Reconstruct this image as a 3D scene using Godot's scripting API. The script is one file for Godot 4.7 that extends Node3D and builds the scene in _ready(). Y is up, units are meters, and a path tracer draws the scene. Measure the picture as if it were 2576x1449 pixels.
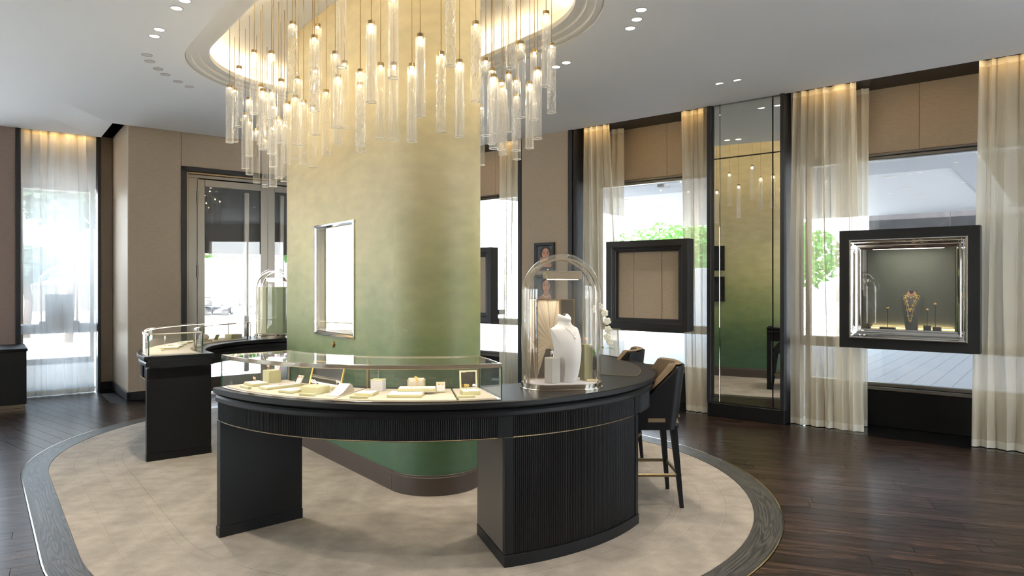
extends Node3D
# A jewellery boutique: an ombre plaster column with a pendant ring, curved black counters, windows with sheers.
# Plan coordinates are (x, d): x to the right, d the distance ahead (Godot z = -d).

var names = {}
var M = {}
var RW: Transform3D      # window wall: local (s, y, -q)
var LW: Transform3D      # door wall: local (s, y, -q)
const C := Vector2(-0.6, 5.28)          # near centre of the oval (column, carpet, ceiling recess)
const AX := Vector2(-0.617, 0.787)      # its long axis
const CC := Vector2(-0.57, 5.2)         # centre of the near counter
const C2 := Vector2(-1.989, 7.01)       # centre of the far counter
const DOWN_E := 0.72
const COVE_E := 0.042

# ------------------------------------------------------------------ names and nodes
func numbered(called: String) -> String:
	names[called] = names.get(called, -1) + 1
	return called if names[called] == 0 else "%s_%03d" % [called, names[called]]

func tag(o: Node, label: String, category := "", group := "", kind := "") -> Node:
	if label: o.set_meta("label", label)
	if category: o.set_meta("category", category)
	if group: o.set_meta("group", group)
	if kind: o.set_meta("kind", kind)
	return o

func thing(called: String, label: String, category: String, xf := Transform3D(), group := "") -> Node3D:
	var o = Node3D.new()
	o.name = numbered(called)
	add_child(o)
	o.transform = xf
	tag(o, label, category, group)
	return o

func struct(called: String, label: String, xf := Transform3D()) -> Node3D:
	var o = Node3D.new()
	o.name = called
	add_child(o)
	o.transform = xf
	tag(o, label, "", "", "structure")
	return o

func part(called: String, mesh: Mesh, m: Material, parent: Node, label := "") -> MeshInstance3D:
	var o = MeshInstance3D.new()
	o.name = called
	o.mesh = mesh
	o.material_override = m
	o.cast_shadow = GeometryInstance3D.SHADOW_CASTING_SETTING_ON
	parent.add_child(o, true)
	if label: o.set_meta("label", label)
	return o

func copy_of(root: Node3D, xf: Transform3D, label: String) -> Node3D:
	var r: Node3D = root.duplicate()
	var base = String(root.name)
	if base.length() > 4 and base.substr(base.length() - 4, 1) == "_" and base.right(3).is_valid_int(): base = base.left(base.length() - 4)
	r.name = numbered(base)
	add_child(r)
	r.transform = xf
	r.set_meta("label", label)
	return r

func pd(x: float, d: float, y := 0.0) -> Vector3:
	return Vector3(x, y, -d)

func at(p: Vector3, turn := 0.0) -> Transform3D:
	return Transform3D(Basis(Vector3.UP, turn), p)

func rw(s: float, y: float, q: float) -> Transform3D:
	return Transform3D(RW.basis, RW * Vector3(s, y, -q))

func lw(s: float, y: float, q: float) -> Transform3D:
	return Transform3D(LW.basis, LW * Vector3(s, y, -q))

# ------------------------------------------------------------------ mesh tools (corners counter-clockwise seen from outside)
func new_st(group := -1) -> SurfaceTool:
	var st = SurfaceTool.new()
	st.begin(Mesh.PRIMITIVE_TRIANGLES)
	st.set_smooth_group(group)
	return st

func done(st: SurfaceTool) -> ArrayMesh:
	st.generate_normals()
	st.index()
	return st.commit()

func tri(st: SurfaceTool, a: Vector3, b: Vector3, c: Vector3) -> void:
	st.add_vertex(a); st.add_vertex(c); st.add_vertex(b)

func quad(st: SurfaceTool, a: Vector3, b: Vector3, c: Vector3, d: Vector3) -> void:
	st.add_vertex(a); st.add_vertex(c); st.add_vertex(b)
	st.add_vertex(a); st.add_vertex(d); st.add_vertex(c)

func quad_uv(st: SurfaceTool, p: Array, u: Array) -> void:
	for i in [0, 2, 1, 0, 3, 2]:
		st.set_uv(u[i])
		st.add_vertex(p[i])

func box(st: SurfaceTool, lo: Vector3, hi: Vector3, bev := 0.0, xf := Transform3D()) -> void:
	# a box with chamfered edges
	var c = (lo + hi) / 2.0
	var h = (hi - lo) / 2.0
	var b = minf(bev, minf(h.x, minf(h.y, h.z)) * 0.9)
	st.set_smooth_group(-1)
	if b <= 0.0:
		for ax in 3:
			for sg in [-1.0, 1.0]:
				var n = Vector3(); n[ax] = sg
				var u = Vector3(); u[(ax + 1) % 3] = 1.0
				var v = Vector3(); v[(ax + 2) % 3] = sg
				quad(st, xf * (c + (n - u - v) * h), xf * (c + (n + u - v) * h), xf * (c + (n + u + v) * h), xf * (c + (n - u + v) * h))
		return
	var k = h - Vector3.ONE * b
	for ax in 3:
		for sg in [-1.0, 1.0]:
			var n = Vector3(); n[ax] = sg
			var u = Vector3(); u[(ax + 1) % 3] = 1.0
			var v = Vector3(); v[(ax + 2) % 3] = sg
			var f = c + n * h
			quad(st, xf * (f + (-u - v) * k), xf * (f + (u - v) * k), xf * (f + (u + v) * k), xf * (f + (-u + v) * k))
	for ax in 3:
		var a1 = (ax + 1) % 3
		var a2 = (ax + 2) % 3
		for s1 in [-1.0, 1.0]:
			for s2 in [-1.0, 1.0]:
				var e = Vector3(); e[ax] = k[ax]
				var p = Vector3(); p[a1] = s1 * h[a1]; p[a2] = s2 * k[a2]
				var q = Vector3(); q[a1] = s1 * k[a1]; q[a2] = s2 * h[a2]
				if s1 * s2 > 0: quad(st, xf * (c + p - e), xf * (c + q - e), xf * (c + q + e), xf * (c + p + e))
				else: quad(st, xf * (c + q - e), xf * (c + p - e), xf * (c + p + e), xf * (c + q + e))
	for sx in [-1.0, 1.0]:
		for sy in [-1.0, 1.0]:
			for sz in [-1.0, 1.0]:
				var px = c + Vector3(sx * h.x, sy * k.y, sz * k.z)
				var py = c + Vector3(sx * k.x, sy * h.y, sz * k.z)
				var pz = c + Vector3(sx * k.x, sy * k.y, sz * h.z)
				if sx * sy * sz > 0: tri(st, xf * px, xf * py, xf * pz)
				else: tri(st, xf * px, xf * pz, xf * py)

func boxm(lo: Vector3, hi: Vector3, bev := 0.0) -> ArrayMesh:
	var st = new_st()
	box(st, lo, hi, bev)
	return done(st)

func rbox(s0: float, s1: float, y0: float, y1: float, q0: float, q1: float, bev := 0.0) -> ArrayMesh:
	return boxm(Vector3(s0, y0, -q1), Vector3(s1, y1, -q0), bev)

func area2(poly: PackedVector2Array) -> float:
	var a = 0.0
	for i in poly.size():
		a += poly[i].cross(poly[(i + 1) % poly.size()])
	return a / 2.0

func prism(st: SurfaceTool, poly_in: PackedVector2Array, y0: float, y1: float) -> void:
	# polygon in plan (x, d)
	var poly = poly_in.duplicate()
	if area2(poly) < 0: poly.reverse()
	var t = Geometry2D.triangulate_polygon(poly)
	st.set_smooth_group(-1)
	for i in range(0, t.size(), 3):
		var a = poly[t[i]]
		var b = poly[t[i + 1]]
		var c = poly[t[i + 2]]
		if (b - a).cross(c - a) < 0:
			var k = b; b = c; c = k
		tri(st, pd(a.x, a.y, y1), pd(b.x, b.y, y1), pd(c.x, c.y, y1))
		tri(st, pd(a.x, a.y, y0), pd(c.x, c.y, y0), pd(b.x, b.y, y0))
	for i in poly.size():
		var a = poly[i]
		var b = poly[(i + 1) % poly.size()]
		quad(st, pd(a.x, a.y, y0), pd(b.x, b.y, y0), pd(b.x, b.y, y1), pd(a.x, a.y, y1))

func arc_path(c: Vector2, a0: float, a1: float, n: int) -> Array:
	# [point, outward normal, angle] along an arc, degrees counter-clockwise in plan
	var out = []
	for i in n + 1:
		var a = deg_to_rad(lerpf(a0, a1, float(i) / n))
		out.append([c, Vector2(cos(a), sin(a))])
	return out

func stadium(L: float, n := 48, c := C) -> Array:
	var p = arc_path(c, -141.9, 38.1, n)
	p.append_array(arc_path(c + AX * L, 38.1, 218.1, n))
	return p

func outline(path: Array, r: float) -> PackedVector2Array:
	var out = PackedVector2Array()
	for k in path: out.append(k[0] + k[1] * r)
	return out

func sweep(st: SurfaceTool, path: Array, prof: Array, closed_path := false, smooth := false, closed_prof := true, caps := true, org := Vector2.ZERO, uvm := 0.0) -> void:
	# prof: (offset from the path along its normal, height); counter-clockwise
	var n = path.size()
	var m = prof.size()
	var last_i = m if closed_prof else m - 1
	var lens = [0.0]
	for j in n:
		var ja: Array = path[j]
		var jb: Array = path[(j + 1) % n]
		lens.append(lens[j] + (jb[0] + jb[1] * prof[0].x - ja[0] - ja[1] * prof[0].x).length())
	for i in last_i:
		st.set_smooth_group(7 if smooth else i + 1)
		var p: Vector2 = prof[i]
		var q: Vector2 = prof[(i + 1) % m]
		for j in (n if closed_path else n - 1):
			var ka: Array = path[j]
			var kb: Array = path[(j + 1) % n]
			var a: Vector2 = ka[0] + ka[1] * p.x - org
			var b: Vector2 = kb[0] + kb[1] * p.x - org
			var c: Vector2 = kb[0] + kb[1] * q.x - org
			var d: Vector2 = ka[0] + ka[1] * q.x - org
			if uvm > 0.0:
				quad_uv(st, [pd(a.x, a.y, p.y), pd(b.x, b.y, p.y), pd(c.x, c.y, q.y), pd(d.x, d.y, q.y)], [Vector2(lens[j] * uvm, p.x * uvm * 10.0), Vector2(lens[j + 1] * uvm, p.x * uvm * 10.0), Vector2(lens[j + 1] * uvm, q.x * uvm * 10.0), Vector2(lens[j] * uvm, q.x * uvm * 10.0)])
			else:
				quad(st, pd(a.x, a.y, p.y), pd(b.x, b.y, p.y), pd(c.x, c.y, q.y), pd(d.x, d.y, q.y))
	if caps and not closed_path and closed_prof:
		var poly = PackedVector2Array(prof)
		var t = Geometry2D.triangulate_polygon(poly)
		st.set_smooth_group(-1)
		for e in [0, n - 1]:
			var k: Array = path[e]
			for i in range(0, t.size(), 3):
				var v = []
				for z in 3:
					var w: Vector2 = poly[t[i + z]]
					var g: Vector2 = k[0] + k[1] * w.x - org
					v.append(pd(g.x, g.y, w.y))
				var nn: Vector3 = (v[1] - v[0]).cross(v[2] - v[0])
				var along = Vector2(-k[1].y, k[1].x) * (-1.0 if e == 0 else 1.0)
				if nn.dot(pd(along.x, along.y)) < 0: tri(st, v[0], v[2], v[1])
				else: tri(st, v[0], v[1], v[2])

func lathe(st: SurfaceTool, prof: Array, n: int, c := Vector3.ZERO, smooth := true, group := 9) -> void:
	# prof (r, y) from bottom outside upwards
	for i in prof.size() - 1:
		st.set_smooth_group(group if smooth else group + i + 1)
		var p: Vector2 = prof[i]
		var q: Vector2 = prof[i + 1]
		for j in n:
			var a0 = TAU * j / n
			var a1 = TAU * (j + 1) / n
			var A = c + Vector3(p.x * cos(a0), p.y, -p.x * sin(a0))
			var B = c + Vector3(p.x * cos(a1), p.y, -p.x * sin(a1))
			var D = c + Vector3(q.x * cos(a1), q.y, -q.x * sin(a1))
			var E = c + Vector3(q.x * cos(a0), q.y, -q.x * sin(a0))
			if p.x < 1e-5: tri(st, A, D, E)
			elif q.x < 1e-5: tri(st, A, B, D)
			else: quad(st, A, B, D, E)

func tube(st: SurfaceTool, pts: Array, r: float, n := 6, closed := false) -> void:
	st.set_smooth_group(5)
	var rings = []
	var m = pts.size()
	var side = Vector3.ZERO
	for i in m:
		var p: Vector3 = pts[i]
		var t: Vector3
		if closed: t = pts[(i + 1) % m] - pts[(i + m - 1) % m]
		else: t = pts[mini(i + 1, m - 1)] - pts[maxi(i - 1, 0)]
		t = t.normalized()
		if side == Vector3.ZERO: side = t.cross(Vector3.RIGHT if absf(t.x) < 0.8 else Vector3.UP).normalized()
		side = (side - t * side.dot(t)).normalized()
		var up = t.cross(side)
		var ring = []
		for k in n:
			var a = TAU * k / n
			ring.append(p + (side * cos(a) + up * sin(a)) * r)
		rings.append(ring)
	for i in (m if closed else m - 1):
		for k in n:
			var k2 = (k + 1) % n
			quad(st, rings[i][k], rings[i][k2], rings[(i + 1) % m][k2], rings[(i + 1) % m][k])
	if not closed:
		st.set_smooth_group(-1)
		for k in range(1, n - 1):
			tri(st, rings[0][0], rings[0][k + 1], rings[0][k])
			tri(st, rings[m - 1][0], rings[m - 1][k], rings[m - 1][k + 1])

func ball(st: SurfaceTool, c: Vector3, r: float, n := 8, stretch := Vector3.ONE) -> void:
	st.set_smooth_group(6)
	var rows = maxi(3, n / 2)
	for i in rows:
		for j in n:
			var v = []
			for w in [[i, j], [i, j + 1], [i + 1, j + 1], [i + 1, j]]:
				var la: float = PI * w[0] / rows - PI / 2
				var lo: float = TAU * w[1] / n
				v.append(c + Vector3(cos(la) * cos(lo), sin(la), -cos(la) * sin(lo)) * r * stretch)
			if i == 0: tri(st, v[0], v[2], v[3])
			elif i == rows - 1: tri(st, v[0], v[1], v[2])
			else: quad(st, v[0], v[1], v[2], v[3])

func grid(st: SurfaceTool, nu: int, nv: int, f: Callable, group := 4) -> void:
	st.set_smooth_group(group)
	var rows = []
	for i in nv + 1:
		var row = []
		for j in nu + 1: row.append(f.call(float(j) / nu, float(i) / nv))
		rows.append(row)
	for i in nv:
		for j in nu:
			quad_uv(st, [rows[i][j], rows[i][j + 1], rows[i + 1][j + 1], rows[i + 1][j]], [Vector2(float(j) / nu, float(i) / nv), Vector2(float(j + 1) / nu, float(i) / nv), Vector2(float(j + 1) / nu, float(i + 1) / nv), Vector2(float(j) / nu, float(i + 1) / nv)])

func rect_frame(st: SurfaceTool, w: float, h: float, prof: Array, c := Vector3.ZERO) -> void:
	# mitred picture moulding: prof (inset, z) from the outside back round the front to the inside
	st.set_smooth_group(-1)
	for i in prof.size() - 1:
		var p: Vector2 = prof[i]
		var q: Vector2 = prof[i + 1]
		var P = []
		var Q = []
		for k in [[-1, -1], [1, -1], [1, 1], [-1, 1]]:
			P.append(c + Vector3(k[0] * (w / 2 - p.x), k[1] * (h / 2 - p.x), p.y))
			Q.append(c + Vector3(k[0] * (w / 2 - q.x), k[1] * (h / 2 - q.x), q.y))
		for k in 4:
			quad(st, P[k], P[(k + 1) % 4], Q[(k + 1) % 4], Q[k])

# ------------------------------------------------------------------ materials
func mat(col: Color, rough := 0.6, metal := 0.0) -> StandardMaterial3D:
	var m = StandardMaterial3D.new()
	m.albedo_color = col
	m.roughness = rough
	m.metallic = metal
	return m

func glow(col: Color, e: float) -> StandardMaterial3D:
	var m = mat(col, 0.5)
	m.emission_enabled = true
	m.emission = col
	m.emission_energy_multiplier = e
	return m

func pane(col: Color, a: float, rough := 0.0) -> StandardMaterial3D:
	var m = mat(Color(col.r, col.g, col.b, a), rough)
	m.transparency = BaseMaterial3D.TRANSPARENCY_ALPHA
	return m

func triplanar(m: StandardMaterial3D, sc: Vector3, off := Vector3.ZERO, world := false) -> StandardMaterial3D:
	m.uv1_triplanar = true
	m.uv1_world_triplanar = world
	m.uv1_scale = sc
	m.uv1_offset = off
	m.uv1_triplanar_sharpness = 8.0
	return m

func noise(sd: int, freq: float, oct := 4) -> FastNoiseLite:
	var n = FastNoiseLite.new()
	n.seed = sd
	n.frequency = freq
	n.fractal_octaves = oct
	n.noise_type = FastNoiseLite.TYPE_SIMPLEX_SMOOTH
	return n

func tex(w: int, h: int, f: Callable, fold := 0) -> ImageTexture:
	# fold 1 mirrors the pattern across, 2 across and up, so that repeats meet without a seam
	var im = Image.create(w, h, false, Image.FORMAT_RGB8)
	for y in h:
		for x in w: im.set_pixel(x, y, f.call(absf(x + 0.5 - w / 2.0) if fold > 0 else x, absf(y + 0.5 - h / 2.0) if fold > 1 else y))
	return ImageTexture.create_from_image(im)

func ramp(stops: Array, t: float) -> Color:
	for i in stops.size() - 1:
		if t <= stops[i + 1][0]:
			return stops[i][1].lerp(stops[i + 1][1], clampf((t - stops[i][0]) / (stops[i + 1][0] - stops[i][0]), 0, 1))
	return stops[-1][1]

func make_materials() -> void:
	# wood: streaks run along the texture's u
	var n1 = noise(3, 0.02, 5)
	var n2 = noise(4, 0.006, 3)
	var wood = func(dark: Color, light: Color, rings: float):
		return tex(1024, 256, func(x, y):
			var w: float = n2.get_noise_2d(x * 0.35, y * 1.6) * 60.0
			var ring = 0.5 + 0.5 * sin((y + w) * rings)
			var fine: float = 0.5 + 0.5 * n1.get_noise_2d(x * 0.12, y * 6.0)
			var pore: float = n1.get_noise_2d(x * 0.25 + 900.0, y * 16.0)
			var t = clampf(0.45 * ring + 0.55 * fine - (0.35 if pore > 0.32 else 0.0), 0, 1)
			return dark.lerp(light, t), 2)
	var floor_tex: ImageTexture = wood.call(Color(0.095, 0.068, 0.059), Color(0.315, 0.24, 0.205), 0.16)
	M.planks = []
	for k in 6:
		var m = mat(Color(1, 1, 1) * (0.88 + 0.05 * k), 0.27)
		m.metallic_specular = 0.27
		m.albedo_color.a = 1.0
		m.albedo_texture = floor_tex
		m.heightmap_enabled = true
		m.heightmap_texture = floor_tex
		m.heightmap_scale = 0.06
		triplanar(m, Vector3(0.5, 2.0, 2.0), Vector3(0.17 * k, 0, 0.31 * k))
		M.planks.append(m)
	var border_tex: ImageTexture = wood.call(Color(0.075, 0.072, 0.07), Color(0.40, 0.39, 0.38), 0.42)
	M.border = mat(Color.WHITE, 0.4)
	M.border.albedo_texture = border_tex
	M.border.heightmap_enabled = true
	M.border.heightmap_texture = border_tex
	M.border.heightmap_scale = 0.05
	# grasscloth: fine threads along u
	var g1 = noise(11, 0.05, 3)
	var cloth = func(base: Color, depth: float):
		return tex(512, 512, func(x, y):
			var t: float = g1.get_noise_2d(x * 0.25, y * 7.0) + 0.5 * g1.get_noise_2d(x * 0.9 + 300.0, y * 11.0)
			return base * (1.0 + depth * t), 2)
	var gt: ImageTexture = cloth.call(Color(0.745, 0.68, 0.60), 0.09)
	M.fabric = mat(Color.WHITE, 0.75)
	M.fabric.albedo_texture = gt
	M.fabric.heightmap_enabled = true
	M.fabric.heightmap_texture = gt
	M.fabric.heightmap_scale = 0.05
	triplanar(M.fabric, Vector3(1.4, 1.4, 1.4))
	M.silk = M.fabric.duplicate()
	M.silk.roughness = 0.42
	M.mauve = M.fabric.duplicate()
	M.mauve.albedo_color = Color(0.78, 0.75, 0.80)
	M.sage = M.fabric.duplicate()
	M.sage.albedo_color = Color(0.52, 0.61, 0.64)
	# plaster of the column: a dyed ombre from cream to green with trowel marks
	var c1 = noise(21, 0.006, 4)
	var c2 = noise(22, 0.03, 4)
	var stops = [[0.0, Color(0.86, 0.79, 0.62)], [0.42, Color(0.80, 0.74, 0.57)], [0.58, Color(0.67, 0.65, 0.46)], [0.70, Color(0.53, 0.56, 0.37)], [0.80, Color(0.40, 0.48, 0.31)], [0.90, Color(0.29, 0.40, 0.28)], [1.0, Color(0.24, 0.37, 0.28)]]
	var ptex = tex(768, 768, func(x, y):
		var v = y / 768.0
		var t: float = v + 0.05 * c1.get_noise_2d(x, y * 0.8) + 0.025 * c2.get_noise_2d(x * 0.5, y)
		var col = ramp(stops, t)
		var streak: float = c2.get_noise_2d(x * 0.6 + 500, y * 1.4)
		return col * (1.0 + 0.05 * streak), 1)
	var rel = tex(512, 512, func(x, y):
		var r: float = absf(c2.get_noise_2d(x * 0.5, y * 1.1 + 77.0))
		var k: float = 0.5 + 0.4 * c1.get_noise_2d(x * 2.0, y * 2.0) - (0.35 if r < 0.012 else 0.0)
		return Color(k, k, k), 2)
	M.plaster = mat(Color.WHITE, 0.5)
	M.plaster.albedo_texture = ptex
	M.plaster.heightmap_enabled = true
	M.plaster.heightmap_texture = rel
	M.plaster.heightmap_scale = 0.25
	# carpet pile
	var p1 = noise(31, 0.012, 4)
	var p2 = noise(32, 0.25, 2)
	var ct = tex(512, 512, func(x, y):
		var t: float = 0.13 * p1.get_noise_2d(x * 0.7, y) + 0.10 * p2.get_noise_2d(x, y)
		return Color(0.61, 0.572, 0.528) * (1.0 + t), 2)
	M.carpet = mat(Color.WHITE, 0.95)
	M.carpet.albedo_texture = ct
	M.carpet.heightmap_enabled = true
	M.carpet.heightmap_texture = ct
	M.carpet.heightmap_scale = 0.15
	triplanar(M.carpet, Vector3(0.9, 0.9, 0.9))
	# tweed of the stools
	var tw = tex(256, 256, func(x, y):
		var t: float = p2.get_noise_2d(x * 1.5, y * 1.5)
		return Color(0.47, 0.40, 0.31) * (1.0 + 0.45 * t), 2)
	M.tweed = mat(Color.WHITE, 0.9)
	M.tweed.albedo_texture = tw
	triplanar(M.tweed, Vector3(4, 4, 4))
	# marble outside
	var mb = noise(41, 0.006, 4)
	var mt = tex(512, 512, func(x, y):
		var r: float = absf(mb.get_noise_2d(x * 0.6 + 0.9 * y, y * 0.5 - x * 0.1))
		var k: float = 0.36 if r < 0.006 else 0.0
		var s: float = 0.21 + 0.05 * mb.get_noise_2d(x * 3.0, y * 3.0)
		return Color(s + k, s + k, s + 0.015 + k), 2)
	M.marble = mat(Color.WHITE, 0.35)
	M.marble.albedo_texture = mt
	triplanar(M.marble, Vector3(0.3, 0.3, 0.3))
	# rough rockwork
	var rk = tex(256, 256, func(x, y):
		var s: float = 0.30 + 0.22 * p1.get_noise_2d(x * 2.5, y * 7.0)
		return Color(s, s, s * 1.03), 2)
	M.rock = mat(Color.WHITE, 0.9)
	M.rock.albedo_texture = rk
	triplanar(M.rock, Vector3(0.4, 0.4, 0.4))
	# knitted sheer cloth
	M.sheer = mat(Color(0.93, 0.89, 0.80, 0.72), 0.7)
	M.sheer.transparency = BaseMaterial3D.TRANSPARENCY_ALPHA
	M.sheer.backlight_enabled = true
	M.sheer.backlight = Color(0.62, 0.60, 0.55)
	M.sheer_white = M.sheer.duplicate()
	M.sheer_white.albedo_color = Color(0.95, 0.96, 0.97, 0.74)
	M.sheer_white.backlight = Color(0.75, 0.76, 0.77)
	M.hem = mat(Color(0.93, 0.91, 0.85, 0.9), 0.8)
	M.hem.transparency = BaseMaterial3D.TRANSPARENCY_ALPHA
	M.hem.backlight_enabled = true
	M.hem.backlight = Color(0.5, 0.5, 0.48)
	# plain ones
	M.white = mat(Color(0.915, 0.925, 0.945), 0.75)
	M.black = mat(Color(0.105, 0.105, 0.11), 0.38)
	M.black.metallic_specular = 0.35
	M.black_matte = mat(Color(0.10, 0.10, 0.105), 0.6)
	M.trim = mat(Color(0.15, 0.15, 0.165), 0.45)
	M.leather = mat(Color(0.19, 0.185, 0.18), 0.38)
	M.plinth = mat(Color(0.285, 0.245, 0.215), 0.45)
	M.bronze_panel = mat(Color(0.36, 0.33, 0.30), 0.42, 0.25)
	M.steel = mat(Color(0.52, 0.495, 0.46), 0.34, 0.9)
	M.chrome = mat(Color(0.93, 0.93, 0.93), 0.05, 1.0)
	M.nickel = mat(Color(0.86, 0.82, 0.75), 0.12, 1.0)
	M.brass = mat(Color(0.70, 0.61, 0.45), 0.28, 1.0)
	M.brass_dim = mat(Color(0.56, 0.49, 0.38), 0.35, 1.0)
	M.gold = mat(Color(0.98, 0.83, 0.48), 0.28, 0.75)
	M.rose = mat(Color(0.96, 0.74, 0.58), 0.28, 0.75)
	M.silver = mat(Color(0.95, 0.95, 0.95), 0.12, 1.0)
	M.mirror = mat(Color(0.86, 0.87, 0.86), 0.015, 1.0)
	M.smoke_mirror = mat(Color(0.55, 0.53, 0.49), 0.03, 1.0)
	M.glass = pane(Color(0.9, 1.0, 0.97), 0.03)
	M.glass_tint = pane(Color(0.20, 0.22, 0.18), 0.42)
	M.glass_edge = pane(Color(0.12, 0.38, 0.30), 0.75)
	M.window_glass = pane(Color(0.92, 0.96, 0.97), 0.03)
	M.frosted = pane(Color(0.93, 0.95, 0.96), 0.65, 0.24)
	M.suede = mat(Color(0.83, 0.79, 0.72), 0.9)
	M.cushion = mat(Color(0.93, 0.92, 0.91), 0.85)
	M.box_green = mat(Color(0.73, 0.71, 0.53), 0.5)
	M.box_pale = mat(Color(0.84, 0.82, 0.67), 0.55)
	M.box_grey = mat(Color(0.66, 0.64, 0.60), 0.6)
	M.card_grey = mat(Color(0.80, 0.79, 0.80), 0.7)
	M.bust_white = mat(Color(0.83, 0.815, 0.80), 0.75)
	M.bust_dark = mat(Color(0.30, 0.305, 0.32), 0.5)
	M.stone_black = mat(Color(0.09, 0.085, 0.085), 0.16)
	M.stone_green = mat(Color(0.05, 0.32, 0.16), 0.2)
	M.diamond = mat(Color(0.97, 0.97, 0.99), 0.06, 0.4)
	M.deck = mat(Color(0.66, 0.66, 0.67), 0.8)
	M.outside_white = mat(Color(0.72, 0.72, 0.73), 0.8)
	M.outside_beige = mat(Color(0.66, 0.63, 0.59), 0.9)
	M.asphalt = mat(Color(0.74, 0.73, 0.71), 0.95)
	M.asphalt_grey = mat(Color(0.60, 0.61, 0.63), 0.85)
	M.leaf = mat(Color(0.25, 0.44, 0.20), 0.7)
	M.leaf.backlight_enabled = true
	M.leaf.backlight = Color(0.3, 0.45, 0.15)
	M.leaf_dark = mat(Color(0.20, 0.30, 0.22), 0.7)
	M.petal = mat(Color(0.95, 0.66, 0.72), 0.7)
	M.orchid = mat(Color(0.96, 0.94, 0.86), 0.6)
	M.orchid.backlight_enabled = true
	M.orchid.backlight = Color(0.5, 0.48, 0.4)
	M.bark = mat(Color(0.32, 0.26, 0.21), 0.9)
	M.pink = mat(Color(0.85, 0.20, 0.38), 0.7)
	M.led = glow(Color(1.0, 0.86, 0.62), 2.0)
	M.led_white = glow(Color(1.0, 0.95, 0.86), 3.0)
	M.lamp_face = glow(Color(1.0, 0.94, 0.82), 2.6)
	M.down_face = glow(Color(1.0, 0.95, 0.87), 4.0)
	# pendant glass: plain, hammered, latticed
	var h1 = noise(51, 0.02, 2)
	var ham = tex(256, 256, func(x, y):
		var k: float = 0.5 + 0.5 * h1.get_noise_2d(x * 2.2, y * 0.8)
		return Color(k, k, k))
	var lat = tex(256, 256, func(x, y):
		var k: float = 0.5 + 0.25 * sin((x + y) * TAU / 16.0) + 0.25 * sin((x - y) * TAU / 16.0)
		return Color(k, k, k))
	M.tubes = []
	for k in 4:
		var m = pane(Color(0.97, 0.95, 0.90), 0.085, 0.04)
		if k == 1 or k == 2:
			m.heightmap_enabled = true
			m.heightmap_texture = ham if k == 1 else lat
			m.heightmap_scale = 0.9 if k == 1 else 0.35
			triplanar(m, Vector3(6, 4, 6) if k == 1 else Vector3(9, 9, 9))
		M.tubes.append(m)
	M.tube_cut = pane(Color(1.0, 0.99, 0.96), 0.34, 0.04)
	M.tube_rim = pane(Color(1.0, 0.99, 0.96), 0.85, 0.1)

# ------------------------------------------------------------------ the room
func lip_polygon() -> PackedVector2Array:
	return PackedVector2Array([Vector2(8.66, 2.77), Vector2(-1.864, 11.274), Vector2(-5.134, 8.737), Vector2(-5.79, 9.582), Vector2(-9.98, 6.33), Vector2(-7.5, -3.0), Vector2(6.5, -3.0)])

func inset(poly: PackedVector2Array, by: float) -> PackedVector2Array:
	var out = PackedVector2Array()
	var n = poly.size()
	for i in n:
		var e0 = (poly[i] - poly[(i + n - 1) % n]).normalized()
		var e1 = (poly[(i + 1) % n] - poly[i]).normalized()
		var n0 = Vector2(-e0.y, e0.x)
		var n1 = Vector2(-e1.y, e1.x)
		out.append(poly[i] + (n0 + n1) / (1.0 + n0.dot(n1)) * by)
	return out

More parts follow.
